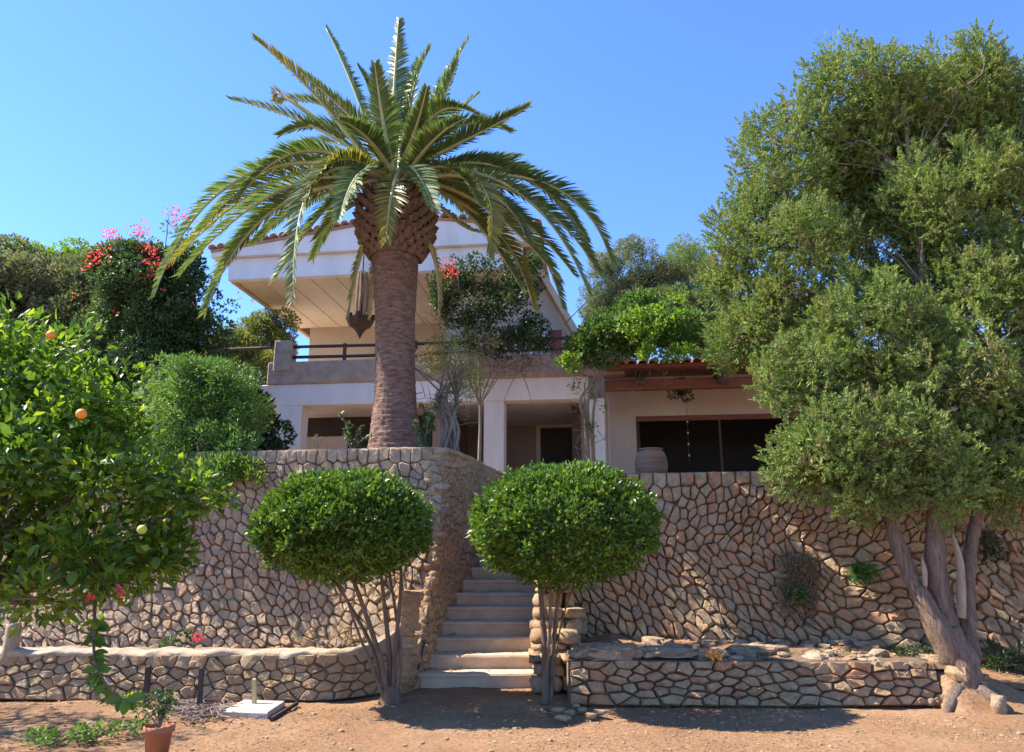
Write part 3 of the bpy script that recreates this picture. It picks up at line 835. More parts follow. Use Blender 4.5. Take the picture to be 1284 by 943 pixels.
# upper fascia and shallow gable roof
gx = hx(508, 0, 270)
def gable_z(x, z0, p=.135): return z0 + p * (min(x, 2 * gx - x) - rx0)
mb = MB(); x0, x1 = rx0 - .45, rx1 + .45; za = hp(300, 312, -.2)[1]
pf = [(x0, gable_z(x0, za)), (gx, gable_z(gx, za)), (x1, gable_z(x1, za))]
V = [(x0, -.16, zf + .004), (x1, -.16, zf + .004)] + [(x, -.16, z) for x, z in pf[::-1]]
V2 = [(x, .2, z) for x, _, z in V]; n = len(V)
mb.add(V + V2, [tuple(range(n)), tuple(range(2 * n - 1, n - 1, -1))] + [(k, n + k, n + (k + 1) % n, (k + 1) % n) for k in range(n)])
o = mk('upper_fascia', mb.V, mb.F, M['white'], None, False, (gx, 0, za), True); o.parent = villa
roof = mk('roof', [(x0, -.2, gable_z(x0, za) + .005), (gx, -.2, gable_z(gx, za) + .005), (x1, -.2, gable_z(x1, za) + .005), (x0, 9, gable_z(x0, za) + .005), (gx, 9, gable_z(gx, za) + .005), (x1, 9, gable_z(x1, za) + .005),
      (x0, -.2, gable_z(x0, za) + .07), (gx, -.2, gable_z(gx, za) + .07), (x1, -.2, gable_z(x1, za) + .07), (x0, 9, gable_z(x0, za) + .07), (gx, 9, gable_z(gx, za) + .07), (x1, 9, gable_z(x1, za) + .07)],
      [(0, 1, 4, 3), (1, 2, 5, 4), (6, 9, 10, 7), (7, 10, 11, 8), (0, 6, 7, 1), (1, 7, 8, 2), (0, 3, 9, 6), (2, 8, 11, 5), (3, 4, 10, 9), (4, 5, 11, 10)], M['tile'], None, False, (gx, 4, za), True)
roof.parent = villa
def tile_mesh():
    V = []; Fc = []; n = 8
    for y, r in ((-.28, .115), (.5, .10), (1.6, .10)):
        for k in range(n + 1):
            a = math.pi * k / n; V.append((math.cos(a) * r, y, math.sin(a) * r * .85))
        for k in range(n + 1):
            a = math.pi * k / n; V.append((math.cos(a) * (r - .02), y, math.sin(a) * (r - .02) * .85))
    m_ = 2 * (n + 1)
    for j in range(2):
        for k in range(n):
            Fc.append((j * m_ + k, (j + 1) * m_ + k, (j + 1) * m_ + k + 1, j * m_ + k + 1))
            Fc.append((j * m_ + n + 1 + k, j * m_ + n + 2 + k, (j + 1) * m_ + n + 2 + k, (j + 1) * m_ + n + 1 + k))
    for k in range(n): Fc.append((k, k + 1, n + 2 + k, n + 1 + k))
    me = bpy.data.meshes.new('roof_tile'); me.from_pydata(V, [], Fc); me.materials.append(M['tile']); me.shade_smooth(); return me
tm = tile_mesh(); x = x0 + .1
while x < x1:
    o = bpy.data.objects.new('roof_tile', tm); COL.objects.link(o); o.parent = roof
    o.location = Vector((x, -.05, gable_z(x, za) + .065)) - Vector(roof.location)
    o.rotation_euler = (rnd.uniform(-.02, .02), -math.atan(.135) * (1 if x < gx else -1), rnd.uniform(-.03, .03)); x += .245
# right wing with steep verge
wp = [hp(560, 455, 1.5), hp(560, 300, 1.5), hp(650, 305, 1.5), hp(712, 418, 1.5), hp(716, 460, 1.5)]
V = [(x, 1.5, z) for x, z in wp] + [(x, 1.8, z) for x, z in wp]; n = 5
o = mk('upper_wall', V, [(0, 4, 3, 2, 1), (5, 6, 7, 8, 9)] + [(k, (k + 1) % n, n + (k + 1) % n, n + k) for k in range(n)], M['cream'], None, False, (wp[2][0], 1.5, zs), True); o.parent = villa
a = Vector((wp[2][0], 1.4, wp[2][1] + .08)); b = Vector((hp(722, 425, 1.4)[0], 1.4, hp(722, 425, 1.4)[1]))
mb = MB(); dr = (b - a).normalized(); nn = Vector((dr.z, 0, -dr.x)) * -1
for (t, off) in ((0, 0),):
    q = [a, b, b + nn * .16, a + nn * .16]
    mb.add([(p.x, 1.15, p.z) for p in q] + [(p.x, 4.5, p.z) for p in q], [(0, 1, 2, 3), (7, 6, 5, 4), (0, 4, 5, 1), (1, 5, 6, 2), (2, 6, 7, 3), (3, 7, 4, 0)])
o = mk('verge_beam', mb.V, mb.F, M['upper'], None, False, tuple(a), True); o.parent = villa
wx0, wz0 = hp(634, 440, 1.45); wx1, wz1 = hp(660, 408, 1.45)
win = hbox('window', wx0, wx1, 1.44, 1.497, wz0, wz1, 'iron')
for k in range(3):
    xx = wx0 + (wx1 - wx0) * k / 2
    hbox('window_frame', xx - .035, xx + .035, 1.40, 1.437, wz0, wz1, 'cream', win)
sx0, sz0 = hp(690, 446, 1.2); sx1, sz1 = hp(704, 412, 1.2)
hbox('shutter', sx0, sx1, 1.30, 1.35, sz0, sz1, 'red_paint', b=.01)
hbox('wall_panel', hx(664, 1.4, 430), sx0 - .03, 1.40, 1.495, sz0, sz1 - .1, 'white')
# porch: wall with wide dark opening, glazing, tiles and log rafters
D1 = 1.6
px0 = hx(757, D1, 540) + .0; px1 = hx(1300, D1, 540); ox0, ozt = hp(797, 522, D1); ox1 = hx(1060, D1, 540)
zpr = hp(850, 478, D1)[1] + .25
hbox('porch_wall', px0 - .6, ox0, D1, D1 + .25, FLZ, zpr, 'cream')
hbox('porch_wall', ox0 + .002, ox1 - .002, D1, D1 + .25, ozt, zpr, 'cream')
hbox('porch_wall', ox1, px1, D1, D1 + .25, FLZ, zpr, 'cream')
hbox('opening_frame', ox0 + .004, ox1 - .004, D1 + .03, D1 + .12, ozt - .13, ozt - .002, 'wood')
hbox('opening_frame', ox0 + .003, ox0 + .07, D1 + .04, D1 + .12, FLZ, ozt - .132, 'wood_dark')
for u in (903, 985):
    xx = hx(u, D1, 540); hbox('opening_mullion', xx - .03, xx + .03, D1 + .05, D1 + .1, FLZ, ozt - .132, 'wood_dark')
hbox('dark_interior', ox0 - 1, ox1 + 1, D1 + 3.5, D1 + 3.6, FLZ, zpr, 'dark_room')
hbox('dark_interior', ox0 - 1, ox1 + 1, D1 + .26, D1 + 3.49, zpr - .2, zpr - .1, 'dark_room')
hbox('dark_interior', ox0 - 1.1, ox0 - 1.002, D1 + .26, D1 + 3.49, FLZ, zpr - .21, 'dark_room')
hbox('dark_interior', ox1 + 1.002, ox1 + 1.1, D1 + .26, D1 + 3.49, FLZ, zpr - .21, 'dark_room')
gm, gnt, gb = new_mat('window_glass'); gb.inputs['Base Color'].default_value = (.01, .012, .012, 1); gb.inputs['Roughness'].default_value = .08
M['glass'] = gm
zg0 = hp(850, 487, -.2)[1]; zg1 = hp(850, 475, -.2)[1]
bx0 = hx(758, -.2, 480); bx1 = hx(1300, -.2, 480)
hbox('porch_beam', bx0, bx1, -.2, .0, zg0, zg1, 'wood', b=.02)
zk = zg1 + .003
for k, u in enumerate((803, 905, 1007, 1110, 1210)):
    x = hx(u, -.4, 482)
    mb = MB(); tube(mb, [Vector((x, -.72, zk - .16)), Vector((x, -.3, zk - .05)), Vector((x, .6, zk + .1)), Vector((x, D1 + .2, zk + .25))], [.13, .13, .13, .13], 10, 3, bump=.12)
    o = mk('rafter', mb.V, mb.F, M['wood_dark'], None, True, (x, 0, zk), True); o.parent = villa
nb_ = 34; bw = (bx1 - bx0) / nb_
zr0 = zk + .17; zr1 = zk + .62
pr = mk('porch_roof', [(bx0, -.75, zr0), (bx1, -.75, zr0), (bx1, D1 + 1, zr1), (bx0, D1 + 1, zr1), (bx0, -.75, zr0 + .09), (bx1, -.75, zr0 + .09), (bx1, D1 + 1, zr1 + .09), (bx0, D1 + 1, zr1 + .09)],
        [(0, 3, 2, 1), (4, 5, 6, 7), (0, 1, 5, 4), (1, 2, 6, 5), (2, 3, 7, 6), (3, 0, 4, 7)], M['wood'], None, False, ((bx0 + bx1) / 2, 0, zr0), True)
pr.parent = villa
x = bx0 + .15
while x < bx1:
    o = bpy.data.objects.new('roof_tile', tm); COL.objects.link(o); o.parent = pr
    o.location = Vector((x, -.62, zr0 + .115)) - Vector(pr.location)
    o.rotation_euler = (math.atan2(zr1 - zr0, 2.35 + .4), 0, rnd.uniform(-.03, .03)); o.scale = (1, 1.4, 1); x += .25
# drainpipe beside porch
mb = MB(); x = hx(763, .0, 540); tube(mb, [Vector((x, .2, FLZ)), Vector((x, .2, zg0))], [.035, .035], 8, 1)
o = mk('drainpipe', mb.V, mb.F, M['cream'], None, True, (x, .2, 4), True); o.parent = villa

# hanging lantern under the roof overhang
lc = at(452, 404, 13.4)
lan = empty('hanging_lantern', tuple(lc), 'dark brown hanging lantern with a pointed base under the roof, left of the palm trunk', 'lantern')
k = mpp(452, 404, 13.4)
mb = MB(); lathe(mb, lc, [(.2 * k, -22 * k), (4 * k, -14 * k), (9 * k, -8 * k), (14 * k, -5 * k), (17 * k, 0), (16.5 * k, 5 * k), (12 * k, 6 * k), (3 * k, 7 * k)], 8)
mk('lantern_body', mb.V, mb.F, M['wood_dark'], lan)
for q in range(8):
    a = math.pi * 2 * q / 8
    mb = MB(); V, Fc = rock_verts((lc.x + math.cos(a) * 16 * k, lc.y + math.sin(a) * 16 * k, lc.z + 6 * k), (5 * k, 5 * k, 7 * k), a, q, .1, .5); mk('finial', V, Fc, M['wood_dark'], lan)
mb = MB(); tube(mb, [lc + Vector((0, 0, .08)), Vector((lc.x, lc.y, zs + .02))], [.012, .012], 6, 2); mk('chain', mb.V, mb.F, M['iron'], lan)
for q in range(7):
    mb = MB(); a = q * .9; x = math.cos(a) * 7 * k; y = math.sin(a) * 7 * k
    tube(mb, [Vector((lc.x + x, lc.y + y, lc.z + .08)), Vector((lc.x + x * 1.1 + .02, lc.y + y, lc.z + .6)), Vector((lc.x + x * .7, lc.y + y, lc.z + 1.0))], [.03, .035, .02], 5, 3); mk('dry_sheath', mb.V, mb.F, M['dead_wood'], lan)

# clay jar on the terrace
jc = at(817, 594, 11.35); jc.z = 2.66
jar = empty('clay_jar', tuple(jc), 'large ribbed clay jar standing on the terrace before the dark opening', 'jar')
k = mpp(817, 575, 11.35); hz = at(817, 563, 11.35).z - 2.66
pf = [(13, 0), (17, .12), (20, .3), (20.5, .5), (19.6, .68), (17.5, .84), (14.5, .93), (13, .95), (14.5, .965), (15.5, 1.0), (13, 1.0), (11.5, .95)]
pr2 = []
for i in range(len(pf) - 1):
    for q in range(4):
        t = q / 4; rr_ = pf[i][0] * (1 - t) + pf[i + 1][0] * t; zz = pf[i][1] * (1 - t) + pf[i + 1][1] * t
        pr2.append(((rr_ + .45 * math.sin(zz * 60)) * k, zz * hz))
mb = MB(); lathe(mb, jc, pr2, 28); mk('jar_body', mb.V, mb.F, M['jar'], jar, True)
mb = MB(); lathe(mb, (jc.x, jc.y, jc.z + hz * .96), [(12.5 * k, 0), (12.5 * k, .012)], 24); mk('lid', mb.V, mb.F, M['wood_dark'], jar)

# hanging pot and a string of glass beads in the porch
hc = at(855, 487, 17.9)
hpot = empty('hanging_plant', tuple(hc), 'trailing plant in a hanging pot under the porch beam', 'hanging plant')
mb = MB(); lathe(mb, hc, [(.10, -.13), (.15, -.02), (.16, .04), (.13, .04)], 12); mk('pot', mb.V, mb.F, M['iron'], hpot)
r_ = np.random.default_rng(77)
V, Fc = crown_from([(np.array(hc) + np.array([0, 0, .05]), .24), (np.array(hc) + np.array([.1, 0, -.2]), .16), (np.array(hc) + np.array([-.2, 0, -.15]), .16)], 200, .07, .04, r_, upw=-.3)
mk('foliage', V, Fc, L['bluegreen'], hpot)
mb = MB(); tube(mb, [hc + Vector((0, 0, .03)), hc + Vector((0, 0, .42))], [.008, .008], 5, 1); mk('cord', mb.V, mb.F, M['iron'], hpot)
bc = at(861, 515, 17.6)
beads = empty('bead_string', tuple(bc), 'hanging string of clear glass beads before the dark opening', 'wind chime')
mb = MB(); tube(mb, [bc + Vector((0, 0, .75)), bc + Vector((0, 0, -1.3))], [.006, .006], 5, 1); mk('cord', mb.V, mb.F, M['iron'], beads)
for q in range(5):
    mb = MB(); lathe(mb, bc + Vector((0, 0, .0 - q * .27)), [(.004, -.035), (.02, -.02), (.026, 0), (.018, .022), (.004, .035)], 10); mk('bead', mb.V, mb.F, M['glass_bead'], beads, True)

# ------------------------------------------------------------------ palm
PY = 12.0
pb0 = at(495, 560, PY); pt0 = at(496, 318, PY); ptop = at(498, 240, PY)
palm = empty('palm_tree', (pb0.x, PY, 2.9), 'tall date palm with a thick bare trunk and arching fronds in front of the villa', 'palm tree')
def palm_r(v): return np.interp(v, [270, 320, 335, 400, 450, 500, 555, 580], [21, 30, 28.5, 25, 24.5, 26.5, 33, 37])
V = []; n = 96; vv = list(np.arange(590, 255, -1.5))
for v in vv:
    c = at(495.5, v, PY); k = mpp(495, v, PY)
    for q in range(n):
        a = 2 * math.pi * q / n
        row = c.z * 11; ph = (a / (2 * math.pi) * 15 + (.5 if int(row) % 2 else 0)) % 1
        sc = -.030 * (abs(ph - .5) * 2) ** 3 * 1 - .035 * (1 - (row % 1)) ** 2
        d = Vector((math.cos(a), math.sin(a), 0))
        R = palm_r(v) * k * (1 + sc * .9 + .035 * noise.noise(d * 5 + Vector((0, 0, c.z * 5))) + .02 * noise.noise(d * 16 + Vector((0, 0, c.z * 20))))
        V.append(c + d * R)
Fc = []
for i in range(len(vv) - 1):
    for q in range(n): Fc.append((i * n + q, i * n + (q + 1) % n, (i + 1) * n + (q + 1) % n, (i + 1) * n + q))
Fc.append(tuple((len(vv) - 1) * n + q for q in range(n)))
mk('trunk', V, Fc, M['palm_bark'], palm, True)
# boss of cut leaf bases
rows = 12
for j in range(rows):
    t = j / (rows - 1); v = 324 - t * 74; c = at(496, v, PY); k = mpp(496, v, PY)
    R = np.interp(t, [0, .2, .5, .8, 1], [34, 44, 48, 46, 36]) * k
    m_ = 18
    for q in range(m_):
        a = 2 * math.pi * (q + .5 * (j % 2)) / m_ + rnd.uniform(-.03, .03)
        if math.sin(a) > .55: continue
        o_ = Vector((math.cos(a), math.sin(a), 0)); s_ = Vector((-math.sin(a), math.cos(a), 0)); up = Vector((0, 0, 1))
        ax = (o_ * .55 + up * .85).normalized(); nn = ax.cross(s_)
        if nn.dot(o_) < 0: nn = -nn
        wd = .095 * rnd.uniform(.85, 1.15); ln = .15 * rnd.uniform(.85, 1.2); b0 = c + o_ * (R - .07)
        Vv = [b0 - s_ * wd, b0 + s_ * wd, b0 + o_ * .06 - s_ * .0 - up * .04,
              b0 + ax * ln - s_ * wd * .62, b0 + ax * ln + s_ * wd * .62, b0 + ax * ln * .9 + o_ * .085, b0 + ax * ln * 1.12 - o_ * .02]
        lb_ = mk('leaf_base', [tuple(x) for x in Vv], [(0, 2, 5, 3), (2, 1, 4, 5), (3, 5, 6), (5, 4, 6), (0, 3, 6), (1, 6, 4), (0, 6, 1), (0, 1, 2)], M['boss'], palm)
        lb_.data.materials.append(M['boss_cut'])
        for fi in (0, 1, 2, 3): lb_.data.polygons[fi].material_index = 1
mb = MB(); V = []
for v in (326, 300, 260, 225, 200):
    pass
cb = at(496, 326, PY); mb = MB(); k = mpp(496, 280, PY)
lathe(mb, (cb.x, cb.y, cb.z), [(28 * k, 0), (33 * k, 8 * k), (40 * k, 30 * k), (41 * k, 60 * k), (34 * k, 85 * k), (16 * k, 110 * k), (3 * k, 125 * k)], 20)
mk('crown_core', mb.V, mb.F, M['boss'], palm, True)
PB = at(498, 228, PY)
def frond(mid, tip, base=None, kind='palm', lmax=.5, npair=120, wide=.036, seed=0, droop=.16):
    r = random.Random(seed)
    Tt = at(tip[0], tip[1], PY + tip[2]); Mm = at(mid[0], mid[1], PY + mid[2])
    outv = Vector((Tt.x - PB.x, Tt.y - PB.y, 0))
    if outv.length < .25: outv = Vector((Mm.x - PB.x, Mm.y - PB.y - .2, 0))
    outv.normalize()
    B = (at(base[0], base[1], PY + base[2]) if base else PB + outv * .22 + Vector((0, 0, r.uniform(-.15, .25))))
    Cc = Mm * 2 - (B + Tt) * .5
    side = Vector((0, 0, 1)).cross(outv)
    pp = []; N_ = 26
    for i in range(N_ + 1):
        t = i / N_; pp.append(B * (1 - t) ** 2 + Cc * 2 * t * (1 - t) + Tt * t * t)
    mb = MB(); ra = [.055 * (1 - i / N_) ** 1.2 + .007 for i in range(N_ + 1)]
    tube(mb, pp, ra, 5, 1)
    o = bpy.data.objects
    fr = mk('frond', [tuple(x) for x in mb.V], mb.F, M['rachis'], palm, True)
    V = []; Fc = []
    length = sum((pp[i + 1] - pp[i]).length for i in range(N_))
    for i in range(npair):
        t = .10 + .90 * (i + r.random() * .4) / npair
        p = B * (1 - t) ** 2 + Cc * 2 * t * (1 - t) + Tt * t * t
        T_ = ((Cc - B) * 2 * (1 - t) + (Tt - Cc) * 2 * t).normalized()
        nn = T_.cross(side).normalized()
        L0 = lmax * min(1, .35 + 2.2 * (t - .1)) * (1 - .62 * max(0, t - .55) / .45) * r.uniform(.88, 1.1)
        if length < 1.6: L0 *= .75
        for sg in (-1, 1):
            al = .45 + .55 * t
            d = (side * sg * (1 - .38 * t) + T_ * (al + r.uniform(-.08, .08)) + nn * (.42 + r.uniform(-.18, .22))).normalized()
            wv = T_.cross(d).cross(d).normalized() if abs(T_.dot(d)) < .98 else nn
            wv = (T_ - d * T_.dot(d)).normalized() * .8 + nn * r.uniform(-.4, .4); wv.normalize()
            w_ = wide * r.uniform(.85, 1.1)
            g = Vector((0, 0, -1)) * L0 * droop
            p0 = p; p1 = p + d * L0 * .5 + g * .35; p2 = p + d * L0 + g * 1.2
            b = len(V)
            V += [p0 - wv * w_ * .3, p0 + wv * w_ * .3, p1 - wv * w_ * .5, p1 + wv * w_ * .5, p2]
            Fc += [(b, b + 1, b + 3), (b, b + 3, b + 2), (b + 2, b + 3, b + 4)]
    lf = mk('leaflets', np.array([tuple(x) for x in V]), np.array(Fc), L[kind], fr)
    lf['kind'] = 'stuff'
    return fr
FR = [((400, 125, -.3), (318, 48, -.6)), ((445, 115, .2), (409, 36, .4)), ((494, 118, -.1), (500, 24, -.2)), ((546, 128, .3), (588, 48, .5)),
 ((585, 175, -.3), (663, 134, -.6)), ((392, 158, .4), (287, 124, .9)), ((306, 222, -.5), (193, 372, -1.2)), ((345, 262, .3), (256, 394, .8)),
 ((398, 225, -1.2), (368, 378, -1.9)), ((688, 232, .2), (768, 337, .4)), ((645, 238, -.8), (738, 368, -1.4)), ((662, 225, .9), (747, 340, 1.6)),
 ((606, 258, -.3), (702, 352, -.2)), ((596, 228, -1.3), (612, 318, -1.8)), ((506, 150, .9), (526, 76, 1.4)), ((556, 160, .8), (602, 116, 1.6)),
 ((420, 140, .9), (345, 128, 1.6)), ((400, 245, .9), (318, 305, 1.6)), ((580, 205, .8), (652, 196, 1.6)), ((570, 250, 1.2), (640, 320, 2.2)),
 ((440, 240, 1.3), (392, 325, 2.2)), ((540, 180, -1.0), (580, 150, -1.9)), ((462, 175, -.9), (425, 150, -1.8)), ((605, 205, .1), (712, 262, .3)),
 ((545, 150, -.3), (575, 75, -.4)), ((452, 160, -.4), (378, 92, -.7)), ((618, 285, .4), (668, 385, .9)), ((365, 205, .3), (250, 290, .6)),
 ((520, 165, -.9), (535, 110, -1.5)), ((480, 150, -.6), (470, 80, -1.1)), ((560, 185, 1.5), (620, 150, 2.6)), ((440, 185, 1.5), (372, 180, 2.6)),
 ((500, 160, 1.5), (490, 100, 2.6)), ((610, 240, -.5), (660, 300, -1.0)), ((380, 190, -.4), (300, 250, -.7)), ((640, 210, .5), (735, 300, .9)),
 ((520, 215, -1.2), (545, 265, -2.2)), ((455, 215, -1.1), (425, 275, -2.0)), ((560, 210, -.9), (600, 255, -1.7)), ((430, 200, -.8), (385, 250, -1.5)), ((560, 225, .2), (620, 262, .3)), ((432, 222, .2), (372, 262, .3)), ((515, 130, .1), (540, 60, .2)), ((470, 135, .1), (450, 85, .3)), ((545, 145, -.9), (600, 145, -1.6)), ((570, 160, .2), (640, 165, .5)), ((425, 165, .3), (350, 170, .6)), ((625, 255, .0), (720, 345, .2)), ((655, 245, .4), (755, 350, .8)), ((360, 235, 0), (225, 345, -.3)), ((360, 250, .6), (275, 345, 1.0)), ((420, 250, -.6), (345, 350, -1.3)), ((350, 225, .5), (215, 330, .9)), ((590, 270, .4), (655, 365, .6)), ((640, 270, .8), (705, 385, 1.4))]
for i, (m1, t1) in enumerate(FR):
    frond(m1, t1, seed=100 + i, lmax=.41 + .05 * ((i * 7) % 5) / 5, kind='palm' if i % 13 else 'palm_yellow')
frond((492, 240, -1.35), (484, 303, -1.6), base=(505, 212, -.6), kind='palm_yellow', seed=201, lmax=.40, npair=48)
frond((448, 335, -.2), (437, 398, -.2), base=(462, 285, -.1), kind='palm_yellow', seed=202, lmax=.22, npair=40)
frond((547, 335, -.1), (549, 402, .1), base=(530, 292, 0), kind='dead_palm', seed=203, lmax=.24, npair=36)
frond((470, 345, .5), (463, 400, .5), base=(470, 300, .3), kind='dead_palm', seed=204, lmax=.2, npair=36)
frond((355, 120, .6), (352, 128, .9), base=(430, 175, .4), kind='dead_palm', seed=205, lmax=.25, npair=40)
frond((430, 265, -.3), (395, 300, -.7), seed=206, kind='palm_yellow', lmax=.3, npair=50)
frond((570, 275, -.3), (600, 290, -.9), seed=207, kind='palm_yellow', lmax=.3, npair=50)

# ------------------------------------------------------------------ topiary bushes
def topiary(u0, u1, v0, v1, Y, base, stems, seed, label, cat, ltop):
    r = np.random.default_rng(seed)
    uc = (u0 + u1) / 2; vc = (v0 + v1) / 2; c = np.array(at(uc, vc, Y)); k = mpp(uc, vc, Y)
    R = np.array([(u1 - u0) / 2 * k * .91, (u1 - u0) / 2 * k * .9, (v1 - v0) / 2 * k * 1.0])
    g = empty('topiary_bush', tuple(base), label, cat)
    n = 38000
    d = sph(n, r); d[:, 2] = np.where(d[:, 2] < 0, d[:, 2] * .9, d[:, 2])
    rr = 1 - np.abs(r.normal(size=(n, 1))) * (.09 + .12 * (d[:, 2:] < -.35))
    nz = np.array([noise.noise(Vector(x) * 4.5) * .13 + noise.noise(Vector(x) * 11) * .12 for x in d]).reshape(-1, 1)
    rr = rr * (1 + nz)
    sq = lambda a_, p_: np.sign(a_) * np.abs(a_) ** p_
    shp = np.stack([sq(d[:, 0], .88), sq(d[:, 1], .88), d[:, 2]], 1)
    low = np.clip(-d[:, 2], 0, 1)
    shp[:, :2] *= (1 + .12 * low - .5 * low ** 2.5)[:, None]
    shp[:, 0] *= 1 + .10 * np.clip(-d[:, 2], 0, 1) * -1
    q = c + shp * R * rr
    # holes in the underside
    keep = (d[:, 2] > -.75) | (r.random(n) < .25)
    q = q[keep]; d = d[keep]; n = len(q)
    D = d * .8 + np.array([0, 0, .35]) + r.normal(size=(n, 3)) * .6
    Nn = d * .8 + np.array([0, 0, .3]) + r.normal(size=(n, 3)) * .5
    V1 = leaf_arrays(q, D, Nn, r.uniform(.04, .085, n), r.uniform(.024, .042, n), .2)
    # new shoots sticking out
    m_ = 650; d2 = sph(m_, r); d2[:, 2] = np.abs(d2[:, 2]) * .9; q2 = c + d2 * R * 1.0; C = []; DD = []; NN = []; lenf = (r.random((m_, 1)) ** 2.2) * 1.7 - .3
    for j in range(7):
        C.append(q2 + (d2 * .6 + np.array([0, 0, .5])) * .018 * j * lenf); DD.append(d2 * .5 + np.array([0, 0, .6]) + r.normal(size=(m_, 3)) * .6); NN.append(r.normal(size=(m_, 3)))
    C = np.concatenate(C); V2 = leaf_arrays(C, np.concatenate(DD), np.concatenate(NN), r.uniform(.04, .06, len(C)), r.uniform(.018, .026, len(C)), .2)
    V, Fc = V1; mk('crown', V, Fc, L['topiary'], g); V, Fc = V2; sh_ = mk('young_shoots', V, Fc, L['shoot'], g); sh_['kind'] = 'stuff'
    for (bu, pts_, r0) in stems:
        mb = MB(); P = [Vector((base.x + bu[0], base.y + bu[1], -.03))]
        for (uu, v_, dy) in pts_: P.append(at(uu, v_, Y + dy))
        last = P[-1]; n_ = len(P)
        tube(mb, P, [r0 * .8 * (1 - .5 * i / (n_ - 1)) for i in range(n_)], 8, 5, ridge=.06, rf=3, bump=.25)
        for q_ in range(6):
            tgt = c + (sph(1, r)[0] * np.array([.75, .75, .35])) * R
            tgt[2] = c[2] + abs(tgt[2] - c[2]) * .6 - .15
            tt = Vector(tgt)
            if (tt - last).length < 1.1:
                tube(mb, [P[-2].lerp(last, .6 + .4 * r.random()), P[-2].lerp(tt, .55), tt], [r0 * .35, r0 * .22, .005], 5, 3)
        mk('stem', mb.V, mb.F, M['bark_t'], g, True)
    return g
b1 = gnd(490, 880, 0); b2 = gnd(686, 882, 0)
topiary(318, 546, 594, 736, 8.6, b1, [
    ((-.03, .03), [(470, 820, .05), (445, 770, .05), (415, 722, 0), (385, 690, 0)], .035),
    ((-.01, .0), [(478, 830, -.02), (462, 780, 0), (440, 720, -.1), (425, 680, -.1)], .045),
    ((.0, .03), [(488, 820, .05), (483, 770, .1), (478, 720, .1), (470, 670, .1)], .04),
    ((.03, .0), [(495, 820, 0), (500, 770, 0), (503, 720, 0), (500, 680, 0)], .038),
    ((.04, -.02), [(502, 830, .02), (498, 780, .15), (490, 730, .2), (485, 690, .2)], .03),
    ((-.04, -.03), [(466, 835, -.05), (448, 790, -.1), (432, 745, -.2), (410, 700, -.2)], .025),
    ((-.02, .04), [(474, 815, .15), (456, 765, .2), (446, 730, .25), (455, 690, .3)], .03)], 51,
    'left of the two clipped dome-shaped bushes, on many fanned bare stems', 'bush', None)
stump = MB(); tube(stump, [Vector((b1.x, b1.y, -.04)), Vector((b1.x, b1.y, .06)), Vector((b1.x - .01, b1.y, .17))], [.14, .11, .075], 12, 3, ridge=.12, rf=4)
mk('stump', stump.V, stump.F, M['bark_t'], [o for o in bpy.data.objects if o.name == 'topiary_bush'][0], True)
topiary(584, 830, 586, 742, 8.6, b2, [
    ((-.02, 0), [(683, 820, 0), (680, 770, 0), (676, 725, 0), (665, 680, 0)], .05),
    ((.03, .02), [(692, 830, .05), (697, 780, .05), (703, 735, .05), (725, 690, .05)], .04),
    ((.0, -.02), [(686, 830, -.03), (690, 780, -.05), (690, 740, -.05), (695, 690, 0)], .028),
    ((.04, .0), [(700, 800, .1), (712, 755, .1), (722, 735, .15), (760, 700, .2)], .015)], 57,
    'right of the two clipped dome-shaped bushes, darker, on two upright stems beside the steps', 'bush', None)

# ------------------------------------------------------------------ trees and shrubs
def tree(name, base, ells, ncl, r0, r1, leaf, label, cat, seed, per=120, ln=.07, wd=.035, bark='bark_t', trunk=.12, top=None, nl=18, spray=False, group=None, up=.0, inner=.5, upw=.3, extra=None, sprayk=9, spl=.16, trunks=True, shell=.45):
    r = np.random.default_rng(seed); base = Vector(base)
    g = empty(name, tuple(base), label, cat, group)
    cl = clumps(ells, ncl, r0, r1, r, inner, up)
    if spray: V, Fc = sprays(cl, per, ln, wd, r, sprayk, spl)
    else: V, Fc = crown_from(cl, per, ln, wd, r, upw=upw, shell=shell)
    mk('crown', V, Fc, L[leaf], g)
    if trunks:
        mb = MB(); tp = Vector(top) if top is not None else Vector(ells[0][0])
        mid = base.lerp(tp, .5) + Vector((r.uniform(-.1, .1), r.uniform(-.1, .1), 0))
        tube(mb, [base - Vector((0, 0, .1)), mid, tp], [trunk, trunk * .75, trunk * .4], 9, 6, ridge=.06, rf=3, bump=.2)
        limbs(mb, mid.lerp(tp, .3), [cl[i][0] for i in r.choice(len(cl), min(nl, len(cl)), replace=False)], trunk * .4, .008, r)
        mk('trunk', mb.V, mb.F, M[bark], g, True)
    return g, cl
# citrus tree, left foreground -----------------------------------------------------
CY = 5.6
cit_e = [E(60, 560, CY, 120, 150, .9), E(20, 450, CY, 65, 80, .6), E(-60, 600, CY, 150, 220, 1.0), E(150, 640, CY - .1, 95, 100, .7), E(80, 720, CY, 110, 75, .8), E(238, 622, CY - .1, 44, 30, .3), E(190, 600, CY, 50, 40, .3), E(-30, 500, CY + .2, 110, 140, .7), E(120, 540, CY + .2, 75, 70, .5), E(200, 690, CY, 35, 45, .3)]
cb_ = Vector((-4.35, 5.9, 0))
cit, ccl = tree('orange_tree', cb_, cit_e, 250, .12, .24, 'citrus', 'leafy orange tree with glossy leaves and a few fruits at the left edge', 'tree', 61, per=85, ln=.085, wd=.042, trunk=.09, top=tuple(at(20, 640, CY)), nl=40, shell=.25)
r_ = np.random.default_rng(62)
